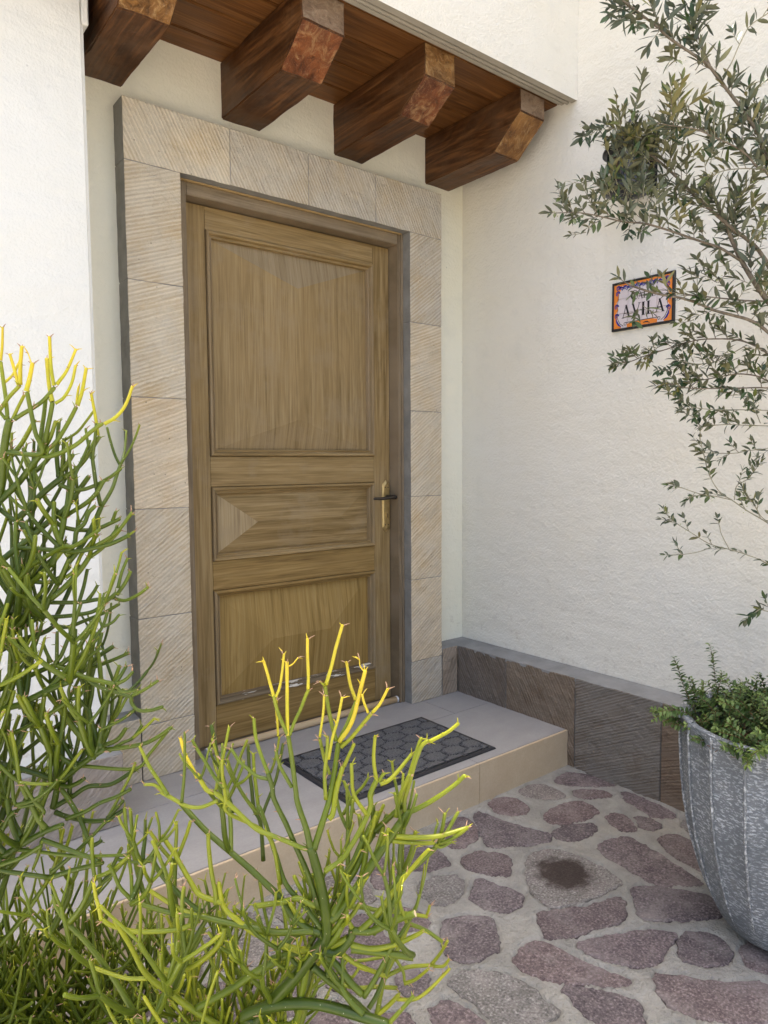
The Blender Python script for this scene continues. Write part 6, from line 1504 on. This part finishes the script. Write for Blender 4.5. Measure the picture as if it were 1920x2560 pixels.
def shoot(p, d, L, rng, r=0.0011, leaf=0.040, step=0.0115, curve=0.25, tnt=None, mb=None):
    n = max(3, int(L/step)); q = Vector(p); dd = Vector(d).normalized(); pts = [q.copy()]
    side = dd.orthogonal().normalized(); 
    ang = rng.uniform(0, 6.28)
    for i in range(n):
        dd = (dd+Vector((rng.gauss(0, .05), rng.gauss(0, .05), curve*.12+rng.gauss(0, .05)))).normalized()
        q = q+dd*step; pts.append(q.copy())
        ux = dd.orthogonal().normalized(); uy = dd.cross(ux)
        ang += 1.57+rng.uniform(-.3, .3)
        for s_ in (0, math.pi):
            if rng.random() < 0.10: continue
            a = ang+s_; o = ux*math.cos(a)+uy*math.sin(a)
            f = 1.0 if i < n-2 else 0.75
            put_leaf(q, o*rng.uniform(.6, 1.0)+dd*rng.uniform(.5, 1.2), rng, leaf*rng.uniform(.65, 1.25)*f, tnt=tnt)
    put_leaf(q, dd, rng, leaf*.8)
    mb.tube(pts, [r*(1-.6*i/len(pts)) for i in range(len(pts))], 5, 0, round_end=False)
    if rng.random() < .18:
        for _ in range(rng.randint(6, 14)):
            c = pts[rng.randrange(len(pts))]+Vector((rng.gauss(0, .006), rng.gauss(0, .006), rng.gauss(0, .006))); s_ = rng.uniform(.0010, .0018)
            buds.add([c+Vector(o)*s_ for o in ((1, 0, 0), (-1, 0, 0), (0, 1, 0), (0, -1, 0), (0, 0, 1), (0, 0, -1))], [(0, 2, 4), (2, 1, 4), (1, 3, 4), (3, 0, 4), (2, 0, 5), (1, 2, 5), (3, 1, 5), (0, 3, 5)])
ro = random.Random(8)
BR = []
for ln in OLIVE_BRANCHES.split('\n'):
    h, pts = ln.split('|'); r0, r1 = [int(t)/1e5 for t in h.split(',')[:2]]
    BR.append((r0, r1, [Vector(tuple(int(t)/1000 for t in w.split(','))) for w in pts.split()]))
flatdir = Vector((-0.90, -0.43, 0.0))      # the crown spreads in a fan in front of the side wall
#            start fraction, spacing, shoot length, leaf size, tint shift
PAR = OLIVE_PAR
for i, (r0, r1, P_) in enumerate(BR):
    pts = catmull(P_, 5); N = len(pts)
    mb = MB(); mb.tube(pts, [max(0.0011, r0+(r1-r0)*k/(N-1))*(1+.08*noise.noise(pts[k]*40)) for k in range(N)], 8 if r0 > .003 else 6)
    f0, sp, SL, lf, tn = PAR[i]
    acc = 0.0; tot = sum((pts[k+1]-pts[k]).length for k in range(N-1)); run = 0.0
    for k in range(N-1):
        seg = pts[k+1]-pts[k]; l = seg.length; run += l
        if run/tot < f0 or sp <= 0: continue
        acc += l
        while acc > sp:
            acc -= sp*ro.uniform(.6, 1.4)
            dd = seg.normalized(); a = ro.uniform(0, 6.28); ux = dd.orthogonal().normalized(); uy = dd.cross(ux)
            o = (ux*math.cos(a)+uy*math.sin(a))
            o = (o - flatdir*o.dot(flatdir)*0.45)
            d = (dd*ro.uniform(.4, 1.0)+o*ro.uniform(.5, 1.0)+Vector((0, 0, ro.uniform(0, .75)))).normalized()
            shoot(pts[k]+seg*ro.random(), d, SL*ro.uniform(.45, 1.3), ro, leaf=lf, tnt=None if tn is None else min(1, max(0, ro.gauss(tn, .2))), mb=mb)
    # leaves straight on the branch near its tip
    for k in range(int(N*max(f0, .45)), N-1):
        if r0 > .004 and k < N*.75: continue
        dd = (pts[k+1]-pts[k]).normalized(); ux = dd.orthogonal().normalized(); uy = dd.cross(ux)
        if ro.random() < .5:
            a = ro.uniform(0, 6.28)
            for s_ in (0, math.pi): put_leaf(pts[k], (ux*math.cos(a+s_)+uy*math.sin(a+s_))+dd*ro.uniform(.3, 1), ro, lf*ro.uniform(.7, 1.15))
    dd = (pts[-1]-pts[-2]).normalized()
    if sp > 0: shoot(pts[-1], dd, SL*.5, ro, leaf=lf, mb=mb, step=.008)
    mb.link('trunk' if i == 4 else 'branch', BARK if r0 > .002 else TWIG, olive)
# explicit sprays read off the crown: from, to, leaf length
for (a, b, lf, tn) in OLIVE_SPRAYS:
    a, b = Vector(a)/1000, Vector(b)/1000
    mb = MB(); shoot(a, b-a, (b-a).length, ro, leaf=lf/1000, tnt=None if tn < 0 else min(1, max(0, ro.gauss(tn/100, .15))), mb=mb, curve=.1); mb.link('twig', TWIG, olive)
tr = [Vector((PCX+.03, PCY-.02, .37)), Vector((PCX+.05, PCY-.03, .7)), Vector((PCX+.04, PCY-.04, 1.0)), BR[4][2][0]+Vector((.0, 0, 0))]
mb = MB(); pts = catmull(tr, 8); mb.tube(pts, [.014-.005*k/(len(pts)-1) for k in range(len(pts))], 10); mb.link('trunk', BARK, olive)
# limbs on the far side of the crown
for i in range(9):
    z = .95+.17*i; a = R(-75+23*(i*4 % 7)); b = Vector((PCX+.045-.004*i, PCY-.04, min(z, 1.25)))
    P_ = [b, b+Vector((.10*math.cos(a), .10*math.sin(a)-.02, .16+.05*i)), b+Vector((.24*math.cos(a), .24*math.sin(a)-.03, .30+.08*i))]
    pts = catmull(P_, 6); mb = MB(); mb.tube(pts, [.0048-.0035*k/(len(pts)-1) for k in range(len(pts))], 7)
    for k in range(4, len(pts)):
        for _ in range(3):
            shoot(pts[k], Vector((math.cos(a)*.7+ro.gauss(0, .5), math.sin(a)*.7+ro.gauss(0, .5), ro.uniform(-.1, .9))), ro.uniform(.04, .10), ro, leaf=.040, mb=mb)
    mb.link('branch', BARK, olive)
# the roots of the other limbs run into the trunk
mb = MB()
for i in (0, 3, 6, 8, 9, 10, 12, 13, 14, 16, 17, 18, 19, 22):
    if i < len(BR):
        a = BR[i][2][0]; zt = a.z-.10; c = Vector((PCX+.045, PCY-.035, max(.45, min(1.25, zt))))
        mb.tube(catmull([c, c.lerp(a, .5)+Vector((.02, -.02, -.01)), a], 5), [max(.0016, BR[i][0]*1.15)]*11, 6)
mb.link('branch', BARK, olive)
LEAVES.sort(key=lambda t: -t[3]*random.Random(int(t[0].translation.x*1e5)).uniform(.8, 1.2))
cp = Vector(cam.matrix_world.translation)
def inview(p):
    d = p-cp; z = d.dot(fw); u = 960+1780*d.dot(r2)/z; v = 1280-1780*d.dot(u2)/z
    return 0 < u < 1920 and 0 < v < 2560
vis = [L for L in LEAVES if inview(L[0].translation)]; hid = [L for L in LEAVES if not inview(L[0].translation)]
LM = []
for vi, (v, f) in enumerate(LEAFV):
    for ti in range(4):
        b = MB(); b.add(v, f, 0, True, 0.08+ti*0.25); me = b.mesh('leaf', 'tint'); me.materials.append(LEAF); LM.append(me)
for Mx, vi, tn, sz in vis[:290]:
    o = bpy.data.objects.new('leaf', LM[vi*4+min(3, int(tn*4))]); COL.objects.link(o)
    o.parent = olive; o.matrix_parent_inverse = Matrix.Translation(-Vector(olive.location)); o.matrix_basis = Mx
rest = MB()
for Mx, vi, tn, sz in vis[290:]+hid:
    v, f = LEAFV[vi]; rest.add([Mx @ Vector(q) for q in v], f, 0, True, tn)
tag(rest.link('leaves', LEAF, olive, 'tint'), kind='stuff')
if buds.v: tag(buds.link('flower_buds', plain('pale_green_buds', (0.36, 0.36, 0.13), .6, .3), olive), kind='stuff')

# ------------------------------------------------------------------ small-leaved shrub at the foot of the olive
hm = Mat('shrub_leaf', 0.45, 0.45); t_ = hm.attr('tint')
hm.col(hm.ramp(t_, [(0, (0.030, 0.056, 0.014)), (.5, (0.075, 0.125, 0.026)), (1, (0.17, 0.23, 0.05))])); HLEAF = hm.m
HTW = plain('dry_reddish_twig', (0.17, 0.085, 0.045), .8, .2)
sh = empty('potted_shrub', (PCX, PCY, 0.39), 'small-leaved green shrub spilling over the pot rim, dry twigs below', 'shrub')
rh = random.Random(15)
hl = [leaf_geo(1, .50, .15, .3, 0), leaf_geo(1, .42, .3, .4, 1)]
for i in range(240):
    a = rh.uniform(0, 6.28); rr_ = 0.215*math.sqrt(rh.random())
    p = Vector((PCX+rr_*math.cos(a), PCY+rr_*math.sin(a), 0.375))
    lean = rh.uniform(.15, 1.0)*(rr_/.2)
    d = Vector((math.cos(a)*lean+rh.gauss(0, .25), math.sin(a)*lean+rh.gauss(0, .25), rh.uniform(.5, 1.1))).normalized()
    L = rh.uniform(.06, .14) if i % 14 else rh.uniform(.15, .20)
    if (p.x-PCX)*0.78-(p.y-PCY)*.62 < 0: L *= 1.12
    mb = MB(); q = p.copy(); pts = [q.copy()]; n = int(L/.0052)
    tip = rh.uniform(.3, .9)
    for k in range(n):
        d = (d+Vector((rh.gauss(0, .09), rh.gauss(0, .09), rh.gauss(-.005, .09)))).normalized(); q = q+d*.0052; pts.append(q.copy())
        if k < n*.35 and rh.random() < .75: continue
        ux = d.orthogonal().normalized(); uy = d.cross(ux); an = k*1.57+rh.uniform(-.3, .3)
        for s_ in (0, math.pi):
            o = ux*math.cos(an+s_)+uy*math.sin(an+s_); y = (o+d*rh.uniform(.2, .8)).normalized(); x = y.cross(Vector((rh.gauss(0, .3), rh.gauss(0, .3), 1))).normalized(); z = x.cross(y)
            sz = rh.uniform(.013, .022)*(1 if k < n-3 else .7); v, f = hl[rh.randrange(2)]
            mb.add([q+x*vx[0]*sz+y*vx[1]*sz+z*vx[2]*sz for vx in v], f, 1, True, min(1, max(0, tip*(k/n)**1.5+rh.gauss(.12, .12))))
    mb.tube(pts, [.0011*(1-.5*k/len(pts)) for k in range(len(pts))], 4, 0, 0.0, round_end=False)
    mb.link('sprig', [HTW, HLEAF], sh, 'tint')
mb = MB()
for i in range(320):
    a = rh.uniform(0, 6.28); rr_ = 0.225*math.sqrt(rh.random()); p = Vector((PCX+rr_*math.cos(a), PCY+rr_*math.sin(a), .372)); pts = [p]
    d = Vector((rh.gauss(0, .8), rh.gauss(0, .8), rh.uniform(.2, .9))).normalized()
    for k in range(5): d = (d+Vector((rh.gauss(0, .3), rh.gauss(0, .3), rh.gauss(0, .3)))).normalized(); pts.append(pts[-1]+d*.015)
    mb.tube(pts, [.0009]*6, 4, round_end=False)
tag(mb.link('dry_twigs', HTW, sh), kind='stuff')
